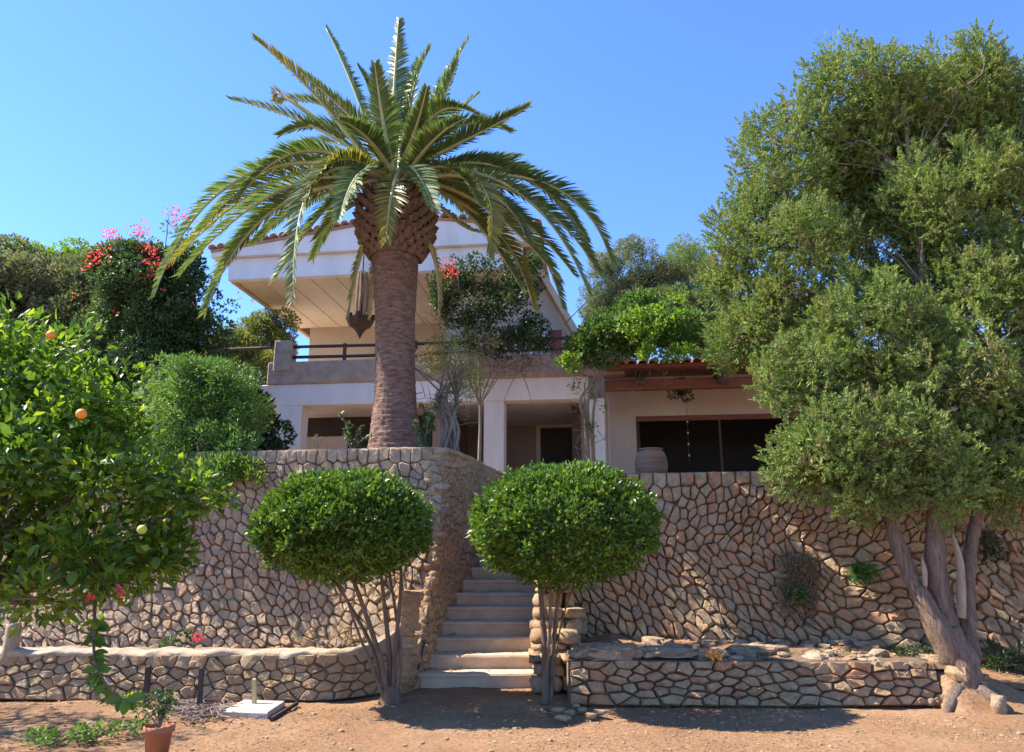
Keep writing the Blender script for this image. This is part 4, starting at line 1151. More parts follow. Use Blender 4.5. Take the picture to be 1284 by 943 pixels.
# hanging bough
bough = [at(120, 745, CY), at(118, 790, CY - .15), at(120, 832, CY - .3), at(140, 868, CY - .35), at(160, 880, CY - .4)]
mb = MB(); tube(mb, bough, [.014, .011, .009, .006, .003], 5, 5); mk('bough', mb.V, mb.F, M['bark_t'], cit, True)
bp, _ = catmull(bough, [1] * 5, 8)
# big individual leaves on the near side, as parts sharing one mesh
lm = []
for mname, seed_ in (('citrus', 1), ('citrus_new', 2)):
    V = [(0, 0, 0), (-.22, .25, .05), (.22, .25, .05), (-.27, .55, .06), (.27, .55, .06), (-.14, .85, .02), (.14, .85, .02), (0, 1, -.04), (0, .3, -.01), (0, .6, 0), (0, .85, -.02)]
    Fc = [(0, 8, 1), (0, 2, 8), (1, 8, 9, 3), (8, 2, 4, 9), (3, 9, 10, 5), (9, 4, 6, 10), (5, 10, 7), (10, 6, 7)]
    me = bpy.data.meshes.new('leaf'); me.from_pydata(V, [], Fc); me.materials.append(L[mname]); me.shade_smooth(); lm.append(me)
front = [c for c in ccl if (project(c[0]) or (9999,))[0] > 0 and c[0][1] < CY + .35]
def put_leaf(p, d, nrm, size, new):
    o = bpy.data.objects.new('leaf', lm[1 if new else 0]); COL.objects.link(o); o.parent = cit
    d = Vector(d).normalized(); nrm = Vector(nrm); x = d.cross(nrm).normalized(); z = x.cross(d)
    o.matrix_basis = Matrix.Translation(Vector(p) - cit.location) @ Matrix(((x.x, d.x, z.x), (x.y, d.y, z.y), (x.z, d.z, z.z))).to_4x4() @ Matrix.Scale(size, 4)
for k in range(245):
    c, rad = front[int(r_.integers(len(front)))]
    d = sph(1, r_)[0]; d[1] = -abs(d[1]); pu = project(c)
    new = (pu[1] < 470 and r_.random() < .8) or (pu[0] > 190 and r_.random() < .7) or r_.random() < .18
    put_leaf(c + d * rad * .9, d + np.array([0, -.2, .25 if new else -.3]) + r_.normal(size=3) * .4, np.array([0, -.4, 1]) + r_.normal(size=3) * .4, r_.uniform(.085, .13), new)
for k in range(46):
    p = bp[int(r_.integers(6, len(bp)))] ; d = np.array([r_.normal(), r_.normal() * .6, -.5 + .4 * r_.normal()])
    put_leaf(p, d, np.array([0, -.6, .8]) + r_.normal(size=3) * .4, r_.uniform(.08, .13), r_.random() < .15)
def fruit(u, v, Y, rad, mat, label, name='orange'):
    c = at(u, v, Y); mb = MB(); pr_ = [(max(.002, rad * math.sin(math.pi * i / 12)) , -rad * math.cos(math.pi * i / 12) * .96) for i in range(13)]
    lathe(mb, c, pr_, 18); o = mk(name, mb.V, mb.F, mat, cit, True); o['label'] = label
om = simple('orange_peel', (.85, .33, .03), (.75, .25, .02), 30, .45, .002, 180); ym = simple('unripe_peel', (.50, .55, .06), (.40, .46, .05), 30, .45, .002, 180)
fruit(102, 519, CY - .95, .034, om, 'ripe orange fruit in the middle of the crown')
fruit(64, 420, CY - .55, .032, om, 'pale orange fruit near the treetop')
fruit(178, 664, CY - .85, .030, ym, 'unripe yellow-green fruit')
for (u, v) in ((150, 741), (112, 750)):
    V, Fc = crown_from([(np.array(at(u, v, CY - .75)), .025)], 900, .03, .03, r_, shell=.1); mk('flower', V, Fc, L['red'], cit)

tree('almond_tree', (-8.6, 7.9, 0), [(np.array([-8.2, 7.7, 4.2]), np.array([1.6, 1.3, .9])), (np.array([-9.2, 8.2, 4.8]), np.array([1.4, 1.2, .8]))], 60, .12, .25, 'green', 'sparse tree standing outside the left edge whose shade dapples the ground', 'tree', 63, per=60, ln=.08, wd=.035, trunk=.1, nl=30)

# big background trees on the left ---------------------------------------------------
tree('hedge_tree', (-9.6, 16.5, 2.6), [E(60, 380, 16.5, 95, 85, 1.2), E(-10, 360, 16.5, 60, 70, 1.2), E(120, 400, 16.3, 75, 85, 1.0), E(40, 470, 16, 120, 60, 1.0)], 300, .2, .42, 'olive', 'tall grey-green tree behind the orange tree at the far left', 'tree', 71, per=150, ln=.10, wd=.05, trunk=.2, bark='bark_g')
bv, bcl = tree('bougainvillea', (-6.6, 14.6, 2.6), [E(180, 400, 14.6, 85, 100, .9), E(225, 380, 14.8, 55, 80, .8), E(160, 330, 14.6, 60, 30, .6), E(245, 440, 14.6, 45, 70, .7), E(205, 470, 14.5, 60, 50, .8), E(150, 510, 14.3, 110, 60, .8)], 330, .15, .33, 'bluegreen', 'dark green bougainvillea with pink flower sprays left of the balcony', 'bougainvillea', 73, per=150, ln=.08, wd=.05, trunk=.13, bark='bark_g')
r_ = np.random.default_rng(74)
cl = clumps([E(150, 390, 14.0, 45, 60, .4), E(160, 340, 13.9, 50, 25, .3), E(165, 450, 13.9, 40, 40, .3)], 60, .08, .2, r_); V, Fc = crown_from(cl, 120, .07, .04, r_); mk('sunlit_foliage', V, Fc, L['bluegreen'], bv)
def spots(lst, Y, r, jit=6, per=6):
    return [at(u + r.normal() * jit, v + r.normal() * jit * .7, Y + r.normal() * .12) for (u, v) in lst for _ in range(per)]
flower_tufts('flower_spray', spots([(212, 268), (225, 276), (240, 272), (135, 293), (142, 296), (170, 289), (178, 288)], 14.0, r_, 4, 4), L['pink'], bv, r_, 26, .13)
flower_tufts('flower_spray', spots([(190, 318), (183, 312), (197, 328), (122, 318), (118, 325), (188, 335), (186, 345)], 13.9, r_, 6, 5), L['red'], bv, r_, 26, .13)
flower_tufts('flower_spray', spots([(92, 368), (150, 388), (210, 368), (240, 382), (300, 370), (308, 378)], 13.8, r_, 4, 1), L['red'], bv, r_, 55, .06)
for (u, v) in ((212, 268), (238, 272), (138, 295), (174, 289), (303, 374)):
    mb = MB(); a = at(u, v, 14.0); b = at(u - 5 if u < 280 else 262, v + 45 if u < 280 else 395, 14.5); tube(mb, [b, b.lerp(a, .6) + Vector((0, 0, .05)), a], [.012, .008, .004], 4, 3)
    mk('shoot', mb.V, mb.F, M['bark_g'], bv, True)
for (u, v) in ((212, 285), (150, 305), (232, 292), (290, 385), (272, 390), (175, 302), (190, 305), (128, 312), (140, 318)):
    V, Fc = crown_from([(np.array(at(u, v, 14.2)), .15)], 110, .07, .04, r_); mk('leafy_shoot', V, Fc, L['green'], bv)['kind'] = 'stuff'
tree('lime_tree', (-8.6, 19, 2.6), [E(75, 320, 19, 45, 25, .8), E(35, 330, 19, 40, 30, .8)], 30, .2, .4, 'lime', 'bright yellow-green treetop peeking over the hedge at far left', 'tree', 75, per=110, ln=.10, wd=.05)
tree('acacia_shrub', (-4.9, 11.6, 2.6), [E(262, 490, 11.5, 75, 45, .7), E(225, 530, 11.3, 60, 50, .7), E(300, 520, 11.4, 45, 45, .6), E(255, 560, 11.2, 60, 45, .6), E(290, 570, 10.9, 36, 38, .3), E(235, 480, 11.6, 60, 40, .6), E(200, 590, 10.75, 50, 50, .2), E(270, 590, 10.6, 45, 22, .15)], 280, .12, .24, 'feather', 'feathery bright green shrub growing at the left end of the tall stone wall', 'shrub', 77, per=170, ln=.085, wd=.022, trunk=.07, upw=.1)
tree('pepper_tree', (-6.2, 22, 2.6), [E(320, 430, 21, 60, 30, .8), E(345, 410, 21, 40, 25, .6), E(290, 440, 20, 40, 30, .8), E(300, 460, 20, 60, 40, .8)], 130, .2, .35, 'yellowish', 'yellow-green tree visible under the roof overhang, left of the balcony', 'tree', 79, per=130, ln=.10, wd=.04)
tree('trailing_shrub', (-3.1, 11.0, 2.9), [E(305, 585, 10.62, 26, 18, .15), E(320, 600, 10.5, 16, 14, .1)], 22, .08, .15, 'lime', 'small yellow-green plant spilling over the left wall top', 'shrub', 80, per=120, ln=.05, wd=.02, trunk=.015)

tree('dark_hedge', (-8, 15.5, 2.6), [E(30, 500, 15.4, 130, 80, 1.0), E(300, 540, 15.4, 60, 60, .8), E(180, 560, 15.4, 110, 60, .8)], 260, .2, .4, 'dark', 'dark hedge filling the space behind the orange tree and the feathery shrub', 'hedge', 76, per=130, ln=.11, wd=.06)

# plants on the raised bed round the palm foot
def stem_plant(name, base, tips, leaf, label, seed, ln=.07, wd=.045, step=.07, cat='plant', rad=.007):
    r = np.random.default_rng(seed); g = empty(name, tuple(base), label, cat); mb = MB(); C = []; D = []
    for t in tips:
        t = Vector(t); m_ = Vector(base).lerp(t, .5) + Vector((r.normal() * .04, r.normal() * .04, .05))
        P, R = catmull([Vector(base), m_, t], [rad, rad * .8, rad * .5], 8); tube(mb, P, R, 4, 1)
        d = 0
        for i in range(3, len(P)):
            for _ in range(2):
                C.append(np.array(P[i]) + r.normal(size=3) * .01); D.append(sph(1, r)[0] + np.array([0, 0, .2]))
    mk('stem', mb.V, mb.F, M['bark_g'], g, True)
    C = np.array(C); D = np.array(D); n = len(C)
    V, Fc = leaf_arrays(C, D, np.array([[0, -.3, 1]]) + r.normal(size=(n, 3)) * .5, ln * r.uniform(.7, 1.3, n), wd * r.uniform(.7, 1.3, n)); mk('foliage', V, Fc, L[leaf], g)
    return g
stem_plant('climbing_plant', at(442, 566, 11.1), [at(425, 518, 11.1), at(438, 530, 11.0), at(455, 535, 11.1), at(468, 548, 11.0), at(432, 548, 11.0)], 'bluegreen', 'slender leafy stems rising beside the foot of the palm', 81)
stem_plant('climbing_plant', at(532, 566, 11.3), [at(528, 508, 11.4), at(540, 515, 11.3), at(522, 530, 11.2), at(545, 530, 11.3), at(535, 520, 11.4), at(550, 500, 11.5)], 'bluegreen', 'dark leafy climber between the palm trunk and the twiggy shrub', 82, .09, .06)
stem_plant('small_plant', at(398, 566, 11.1), [at(398, 545, 11.1), at(394, 552, 11.1), at(402, 550, 11.1)], 'dry', 'tiny pale upright plant on the left wall before the white pillar', 83, .03, .015)

# twiggy shrub right of the palm
r_ = np.random.default_rng(90)
sb, scl = tree('wild_olive_shrub', tuple(at(562, 585, 12.2)), [E(570, 450, 12.4, 48, 32, .6), E(560, 430, 12.4, 30, 20, .5), E(585, 480, 12.3, 35, 30, .5)], 60, .09, .2, 'yellowish', 'twisted-trunk shrub with a yellowish crown right of the palm', 'shrub', 91, per=120, ln=.05, wd=.018, trunk=.04, nl=8, spray=False, bark='bark_g')
mb = MB()
for k in range(9):
    b = at(550 + k * 3.5, 580, 12.0 + .04 * k); m1 = at(552 + k * 3 + r_.normal() * 8, 535 + r_.normal() * 8, 12.1); m2 = at(560 + r_.normal() * 12, 495, 12.2); t = at(565 + r_.normal() * 25, 455 + r_.normal() * 8, 12.3)
    tube(mb, [b, m1, m2, t], [.032, .026, .018, .008], 6, 5, bump=.3)
for k in range(70):
    a = at(560 + r_.normal() * 14, 500 + r_.normal() * 18, 12.1 + r_.normal() * .1); d = Vector(r_.normal(size=3) * .22); tube(mb, [a, a + d * .5 + Vector((0, 0, .04)), a + d], [.008, .005, .002], 4, 2)
mk('branch', mb.V, mb.F, M['bark_g'], sb, True)
cl = clumps([E(562, 500, 12.2, 26, 30, .3), E(600, 430, 12.3, 30, 22, .4)], 30, .06, .13, r_); V, Fc = crown_from(cl, 120, .045, .02, r_); mk('lower_foliage', V, Fc, L['dry'], sb)

# climber over the balcony
cbg, ccl2 = tree('balcony_climber', tuple(hw(hx(600, -.3), -.4, 2.66)), [E(590, 385, 17.0, 50, 38, .6), E(640, 395, 16.8, 48, 45, .6), E(600, 340, 17.0, 50, 30, .5), E(655, 345, 16.9, 35, 35, .5), E(560, 360, 17.0, 28, 35, .4), E(670, 420, 16.6, 30, 25, .4), E(620, 430, 16.7, 60, 22, .3)], 330, .08, .2, 'dark', 'sprawling dark climber with red flowers covering the balcony wall', 'climber', 93, per=85, ln=.08, wd=.05, trunk=.05, bark='bark_g', nl=10, top=tuple(at(600, 440, 17.2)))
flower_tufts('flower_spray', spots([(560, 330), (568, 338), (555, 336), (640, 316), (634, 322), (563, 345)], 16.2, r_, 4, 4), L['red'], cbg, r_, 26, .12)
mb = MB()
for k in range(60):
    u, v = 640 + r_.normal() * 45, 440 + r_.normal() * 22; a = at(u, v, 16.7); d = Vector((r_.normal() * .5, r_.normal() * .15, r_.normal() * .35)); tube(mb, [a, a + d * .5 + Vector((0, 0, .1)), a + d], [.014, .01, .004], 4, 3)
mk('bare_twigs', mb.V, mb.F, M['bark_g'], cbg, True)['kind'] = 'stuff'
cl = clumps([E(610, 455, 16.8, 75, 18, .3), E(540, 450, 16.9, 25, 20, .3)], 45, .08, .18, r_); V, Fc = crown_from(cl, 90, .06, .03, r_); mk('trailing_foliage', V, Fc, L['dry'], cbg)

# vine at the right pillar
vn, vcl = tree('pillar_vine', tuple(hw(hx(742, -.3), -.55, 2.66)), [E(760, 425, 16.4, 50, 35, .6), E(800, 418, 16.2, 60, 32, .6), E(735, 440, 16.5, 30, 28, .5), E(850, 415, 16.0, 55, 34, .6), E(800, 390, 16.4, 40, 30, .5)], 150, .14, .3, 'green', 'leafy green vine on grey twisted stems climbing the right pillar', 'vine', 95, per=130, ln=.09, wd=.055, trunk=.03, bark='bark_g', nl=0, top=tuple(at(733, 480, 16.9)))
mb = MB()
for k in range(3):
    b = hw(hx(740 + k * 2, -.3), -.5, 2.66); m1 = at(733 + k * 5 + r_.normal() * 4, 545, 16.8); m2 = at(728 + k * 7 + r_.normal() * 4, 505, 16.7); m3 = at(745 + k * 4, 475, 16.6); t = at(745 + k * 14, 448, 16.4)
    tube(mb, [b, m1, m2, m3, t], [.04, .036, .03, .028, .015], 7, 5, bump=.25)
for k in range(50):
    a = at(738 + r_.normal() * 9, 520 + r_.normal() * 35, 16.7); d = Vector(r_.normal(size=3) * .2); tube(mb, [a, a + d * .5, a + d], [.01, .006, .003], 4, 2)
mk('twisted_stem', mb.V, mb.F, M['bark_g'], vn, True)
cl = clumps([E(815, 405, 15.4, 45, 32, .3), E(835, 442, 15.4, 40, 12, .3), E(850, 380, 15.4, 18, 26, .2), E(720, 455, 15.9, 22, 18, .2)], 85, .06, .15, r_); V, Fc = crown_from(cl, 110, .085, .05, r_, shell=.1); mk('young_foliage', V, Fc, L['lime'], vn)
mb = MB(); 
for k in range(8):
    mb = MB(); u = 815 + r_.normal() * 25; a = at(u, 465, 16.6); tube(mb, [a, a + Vector((r_.normal() * .05, 0, -.15)), a + Vector((r_.normal() * .1, 0, -.3 - .2 * r_.random()))], [.006, .004, .002], 4, 2)
    mk('hanging_tendril', mb.V, mb.F, M['bark_g'], vn, True)
V, Fc = crown_from([(np.array(at(735 + r_.normal() * 8, 500 + r_.normal() * 30, 16.6)), .08) for _ in range(14)], 160, .06, .035, r_); mk('stem_foliage', V, Fc, L['green'], vn)

# background olive-like trees right of the roof
tree('olive_tree', (3.6, 26.5, 2.6), [E(790, 340, 25.5, 45, 50, 1.2), E(775, 400, 25.5, 55, 50, 1.2), E(830, 370, 25, 50, 55, 1.2), E(758, 360, 25.5, 34, 50, 1.0)], 210, .22, .42, 'olive', 'grey-green olive tree behind the vine, right of the roof', 'tree', 97, per=130, ln=.10, wd=.03, trunk=.16, bark='bark_g', nl=40)
tree('olive_tree', (7.0, 26, 2.6), [E(860, 340, 25, 45, 45, 1.2), E(900, 400, 24.6, 55, 55, 1.2), E(850, 400, 24.6, 50, 50, 1.2), E(920, 430, 24.4, 50, 40, 1)], 240, .22, .42, 'juniper', 'olive-green conifer between the vine and the big juniper', 'tree', 98, per=120, ln=.10, wd=.03, trunk=.16, bark='bark_g', nl=40)

# ------------------------------------------------------------------ big juniper
jr = np.random.default_rng(111)
jb = gnd(1212, 884, 0); JY = jb.y
jun = empty('juniper_tree', tuple(jb), 'huge spreading juniper with a twisted forked trunk at the right edge', 'tree')
def j3(u, v, dy): return at(u, v, JY + dy)
mb = MB()
fork = j3(1185, 790, .05)
tube(mb, [Vector((jb.x, jb.y, -.12)), Vector((jb.x, jb.y, .12)), j3(1205, 830, .0), fork], [.22, .17, .15, .125], 30, 7, ridge=.13, rf=4, twist=.06, bump=.22)
mk('trunk', mb.V, mb.F, M['bark_j'], jun, True)
for (P, R) in (
    ([j3(1200, 830, 0), j3(1172, 780, .0), j3(1140, 720, .1), j3(1118, 660, .2), j3(1105, 600, .4), j3(1080, 520, .8), j3(1050, 430, 1.2), j3(1040, 300, 1.6)], [.13, .115, .09, .08, .07, .06, .05, .03]),
    ([j3(1205, 825, .05), j3(1185, 770, .1), j3(1172, 700, .1), j3(1172, 640, .1), j3(1168, 570, .2), j3(1170, 480, .5), j3(1160, 360, .9), j3(1140, 220, 1.3), j3(1110, 110, 1.6)], [.13, .115, .10, .09, .08, .07, .06, .04, .02]),
    ([j3(1215, 825, .1), j3(1212, 770, .15), j3(1215, 700, .2), j3(1225, 640, .3), j3(1240, 540, .5), j3(1250, 400, .8), j3(1240, 250, 1.2)], [.13, .09, .07, .06, .055, .045, .03])):
    mb = MB(); tube(mb, P, R, 16, 6, ridge=.09, rf=3, twist=.05, bump=.3); mk('limb', mb.V, mb.F, M['bark_j'], jun, True)
mb = MB(); tube(mb, [j3(1206, 775, 0), j3(1206, 735, 0), j3(1203, 700, 0), j3(1194, 668, 0)], [.05, .045, .04, .01], 9, 5, ridge=.08, rf=3); mk('dead_stub', mb.V, mb.F, M['dead_wood'], jun, True)
mb = MB(); tube(mb, [j3(1160, 735, -.02), j3(1159, 715, -.03), j3(1156, 700, -.03)], [.025, .03, .012], 8, 4); mk('dead_stub', mb.V, mb.F, M['dead_wood'], jun, True)
mb = MB(); tube(mb, [j3(1190, 655, .1), j3(1178, 630, .05), j3(1175, 590, .0), j3(1172, 560, 0)], [.03, .05, .05, .02], 8, 4); mk('dead_stub', mb.V, mb.F, M['dead_wood'], jun, True)
# roots
for a, ln_ in ((-2.5, .5), (-1.0, .42), (-.2, .45)):
    mb = MB(); d = Vector((math.cos(a), math.sin(a), 0)); tube(mb, [Vector((jb.x, jb.y, .18)) + d * .15, Vector((jb.x, jb.y, .07)) + d * .34, Vector((jb.x, jb.y, -.05)) + d * ln_], [.08, .055, .02], 9, 4, bump=.3); mk('root', mb.V, mb.F, M['bark_j'], jun, True)
JE = [(1060, 130, 1.2, 80, 90, 1.0), (1180, 128, 1.2, 90, 78, 1.1), (1280, 160, 1.2, 90, 90, 1.2), (985, 210, 1.4, 75, 90, .9), (1210, 260, .6, 110, 90, 1.0), (935, 300, 1.5, 55, 70, .8),
      (1010, 330, .9, 80, 80, .9), (1110, 300, 1.8, 90, 90, .8), (1250, 380, .4, 90, 90, 1.1), (1090, 420, .3, 90, 85, .9), (960, 400, 1.4, 60, 65, .8), (1180, 480, -.1, 100, 80, 1.0), (1010, 480, .3, 65, 60, .7), (1270, 520, .1, 80, 80, 1.0),
      (1040, 560, -.1, 65, 60, .7), (1120, 560, -.3, 75, 65, .8), (1000, 590, .2, 40, 45, .5), (1090, 615, -.2, 50, 45, .6), (1180, 600, -.2, 60, 60, .6), (1260, 600, 0, 60, 45, .8), (905, 350, 1.8, 35, 35, .6), (1100, 190, 1.6, 80, 80, .9), (1130, 220, 2.4, 70, 90, .8), (1060, 240, 2.2, 60, 70, .8), (920, 430, 1.8, 40, 40, .6), (1150, 380, 1.4, 80, 80, .8), (1370, 300, .8, 130, 220, 1.5), (1345, 520, .4, 80, 100, 1.0), (1200, 190, 3, 130, 110, 1.0), (1000, 425, 2.4, 70, 60, .7)]
ells = [E(u, v, JY + dy + .2, ru, rv, ry) for (u, v, dy, ru, rv, ry) in JE]
cl = clumps(ells, 1650, .12, .29, jr, .5, .15)
V, Fc = sprays(cl, 54, .041, .0185, jr, 26, .13, .55, .9)
mk('crown', V, Fc, L['juniper'], jun)
mb = MB()
cl2 = clumps(ells, 620, .15, .32, jr, .15, .1)
V, Fc = crown_from(cl2, 55, .085, .026, jr, shell=.1); mk('inner_foliage', V, Fc, L['juniper'], jun)
cl2 = clumps(ells[4:12], 60, .15, .28, jr, .5, .1)
V, Fc = crown_from(cl2, 60, .07, .016, jr, shell=.1); mk('dead_foliage', V, Fc, L['dry'], jun)
heads = [j3(1105, 600, .4), j3(1080, 520, .8), j3(1050, 430, 1.2), j3(1168, 570, .2), j3(1170, 480, .5), j3(1160, 360, .9), j3(1140, 220, 1.3), j3(1240, 540, .5), j3(1250, 400, .8), j3(1240, 250, 1.2), j3(1115, 650, .2)]
for k in jr.choice(len(cl), 260, replace=False):
    t = Vector(cl[k][0]); h = min(heads, key=lambda q: (q - t).length + (1.0 if q.z > t.z else 0))
    if (h - t).length < 2.4: limbs(mb, h, [t], .022, .005, jr, 4)
mk('branch', mb.V, mb.F, M['bark_g'], jun, True)

# ------------------------------------------------------------------ small things
# weeds hanging on the right wall
def weed(u0, v0, u1, v1, Y, leaf, label, seed, n=40, cat='plant', ln=.05, wd=.02):
    r = np.random.default_rng(seed); base = at((u0 + u1) / 2, v0, Y); g = empty('wall_weed', tuple(base), label, cat); mb = MB(); C = []; D = []
    for k in range(n):
        a = at(r.uniform(u0, u1), v0 + abs(r.normal()) * 8, Y); b = at(r.uniform(u0, u1), v0 + (v1 - v0) * r.uniform(.4, 1), Y - .12 - .1 * r.random()); m_ = a.lerp(b, .5) + Vector((r.normal() * .05, -.06, .02))
        P, R = catmull([a, m_, b], [.004, .003, .002], 7); tube(mb, P, R, 3, 1)
        for p in P[2:]:
            for _ in range(3): C.append(np.array(p) + r.normal(size=3) * .015); D.append(r.normal(size=3) + np.array([0, -.3, -.3]))
    mk('stem', mb.V, mb.F, M['twig'], g); C = np.array(C); D = np.array(D); n_ = len(C)
    V, Fc = leaf_arrays(C, D, r.normal(size=(n_, 3)), ln * r.uniform(.6, 1.3, n_), wd * r.uniform(.6, 1.3, n_)); mk('foliage', V, Fc, L[leaf], g)
weed(975, 690, 1025, 790, 10.08, 'dry', 'dry grey-green weeds hanging on the right wall', 121, 46)
weed(985, 725, 1012, 765, 10.0, 'green', 'small green weed in the middle of the right wall', 122, 16)
weed(1065, 705, 1098, 730, 9.92, 'green', 'small leafy tuft in the right wall near the juniper trunk', 123, 16, ln=.06, wd=.035)
def ground_shrub(name, ells_, n, r0, r1, leaf, label, seed, per=140, ln=.05, wd=.02, z=0, cat='plant', group=None):
    r = np.random.default_rng(seed); c0 = ells_[0][0]
    g = empty(name, (c0[0], c0[1], z), label, cat, group); cl_ = clumps(ells_, n, r0, r1, r, .2); V, Fc = crown_from(cl_, per, ln, wd, r, upw=.4, shell=.1); mk('foliage', V, Fc, L[leaf], g)
    mb = MB(); limbs(mb, (c0[0], c0[1], z), [c[0] for c in cl_[:14]], .012, .003, r, 4); mk('stem', mb.V, mb.F, M['twig'], g); return g
ground_shrub('ledge_plant', [E(1150, 822, 9.2, 40, 12, .2)], 16, .06, .12, 'dark', 'dark low plant on the ledge just left of the juniper trunk', 131, z=.42)
ground_shrub('ledge_plant', [E(1262, 825, 9.3, 34, 26, .3)], 22, .08, .16, 'dark', 'dark shrub right of the juniper trunk at the foot of the wall', 132, z=.3)
ground_shrub('ledge_plant', [E(1040, 825, 9.0, 60, 5, .12)], 18, .04, .07, 'bluegreen', 'thin dusty ground cover along the ledge above the low wall', 133, per=90, z=.44)
ground_shrub('ledge_plant', [E(945, 822, 9.1, 40, 6, .12)], 14, .04, .07, 'dry', 'dry low plant behind the orange flower', 134, per=90, z=.44)
ground_shrub('wall_top_plant', [E(1240, 690, 9.85, 20, 30, .12)], 12, .08, .14, 'dark', 'leafy tuft on the wall right of the dead stub', 135, z=1.5)
ground_shrub('step_plant', [gnd(690, 892) and E(690, 893, 8.35, 26, 5, .12)], 12, .03, .06, 'dry', 'dry weeds at the foot of the right bush beside the steps', 136, per=80, z=0)
of = at(892, 824, 8.42); og = empty('orange_flower', tuple(of), 'small bright orange flower at the ledge edge above the low wall', 'flower')
V, Fc = crown_from([(np.array(of) + np.array([0, 0, .03]), .055), (np.array(of) + np.array([.08, 0, .02]), .04)], 500, .04, .03, r_, shell=.1); mk('petals', V, Fc, L['orange_fl'], og)
mb = MB(); tube(mb, [of - Vector((0, 0, .08)), of + Vector((0, 0, .03))], [.006, .005], 5, 1); mk('stem', mb.V, mb.F, M['twig'], og)
pf_ = at(248, 800, 9.35); pg = empty('pink_flower', (pf_.x, pf_.y, .36), 'single pink geranium bloom above the planter wall', 'flower')
V, Fc = crown_from([(np.array(pf_), .055)], 500, .035, .03, r_, shell=.1); mk('petals', V, Fc, L['pink'], pg)
V, Fc = crown_from([(np.array(pf_) + np.array([-.08 - .04 * k, .05, -.02 + .05 * (k % 3)]), .07) for k in range(4)], 120, .05, .04, r_, shell=.1); mk('foliage', V, Fc, L['dark'], pg)
mb = MB(); tube(mb, [Vector((pf_.x - .08, pf_.y, .33)), pf_ - Vector((0, 0, .02))], [.008, .005], 5, 1); mk('stem', mb.V, mb.F, M['twig'], pg)
ground_shrub('planter_plant', [E(215, 808, 9.3, 25, 10, .15)], 12, .04, .08, 'bluegreen', 'small grey-green plant in the planter beside the pink flower', 137, z=.36)
ground_shrub('planter_plant', [E(420, 800, 9.9, 60, 14, .25)], 16, .06, .10, 'dry', 'dusty scrub in the shade of the planter below the left bush', 138, per=60, z=.36)

# iron posts, stake on slab
def post(u, v0, v1, wpx, mat, name, label, cat, lean=0):
    b = gnd(u, v1); k = mpp(u, v1, b.y); t = at(u + lean, v0, b.y); wv = wpx * k / 2
    mb = MB(); L0 = len(mb.V)
    V = []
    for p in (Vector((b.x, b.y, -.05)), t):
        V += [(p.x - wv, p.y - wv, p.z), (p.x + wv, p.y - wv, p.z), (p.x + wv, p.y + wv, p.z), (p.x - wv, p.y + wv, p.z)]
    V += [(t.x - wv * .6, t.y - wv * .6, t.z + .012), (t.x + wv * .6, t.y - wv * .6, t.z + .012), (t.x + wv * .6, t.y + wv * .6, t.z + .012), (t.x - wv * .6, t.y + wv * .6, t.z + .012)]
    Fc = [(3, 2, 1, 0), (8, 9, 10, 11)] + [(q * 4 + k_, q * 4 + (k_ + 1) % 4, q * 4 + 4 + (k_ + 1) % 4, q * 4 + 4 + k_) for q in range(2) for k_ in range(4)]
    return tag(mk(name, V, Fc, M[mat]), label, cat)
post(183, 836, 886, 5.5, 'iron', 'iron_post', 'dark rusty iron stump before the planter wall, nearer the orange tree', 'post', 3)
post(250, 838, 889, 5, 'iron', 'iron_post', 'dark rusty iron stump before the planter wall, nearer the concrete slab', 'post', 3)
sc_ = gnd(325, 889); 
mb = MB(); c_ = Vector((sc_.x, sc_.y, 0)); ang = .12
q4 = [gnd(278, 899), gnd(335, 901), gnd(357, 886), gnd(305, 884)]
V = [(p.x, p.y, -.05) for p in q4] + [(p.x, p.y, .045) for p in q4] + [(p.x * .97 + sc_.x * .03, p.y * .97 + sc_.y * .03, .055) for p in q4]
mk_o = mk('concrete_slab', V, [(3, 2, 1, 0), (8, 9, 10, 11)] + [(q * 4 + k_, q * 4 + (k_ + 1) % 4, q * 4 + 4 + (k_ + 1) % 4, q * 4 + 4 + k_) for q in range(2) for k_ in range(4)], M['slab'])
tag(mk_o, 'square pale concrete slab on the ground holding a wooden stake', 'slab')
st_ = post(319, 852, 889, 5, 'stake', 'wooden_stake', 'short yellowish wooden stake standing in the concrete slab', 'stake')
# timber beside the slab
a = gnd(340, 905); b = gnd(372, 886); mb = MB(); tube(mb, [a + Vector((0, 0, .02)), b + Vector((0, 0, .03))], [.022, .022], 6, 1); tag(mk('timber', mb.V, mb.F, M['iron']), 'dark timber batten lying against the concrete slab', 'batten')
# dry twig heap
mb = MB(); r_ = np.random.default_rng(140)
for k in range(240):
    p = gnd(255 + r_.normal() * 26, 893 + r_.normal() * 6); a_ = r_.uniform(0, math.pi); l_ = r_.uniform(.08, .3); d = Vector((math.cos(a_), math.sin(a_), r_.normal() * .15)) * l_ * .5; z = Vector((0, 0, .015 + .03 * r_.random()))
    tube(mb, [p - d + z, p + z + Vector((0, 0, .015)), p + d + z], [.006, .006, .003], 4, 1)
tag(mk('twig_heap', mb.V, mb.F, M['twig']), 'scattered heap of dry prunings below the planter wall', 'twigs', kind='stuff')
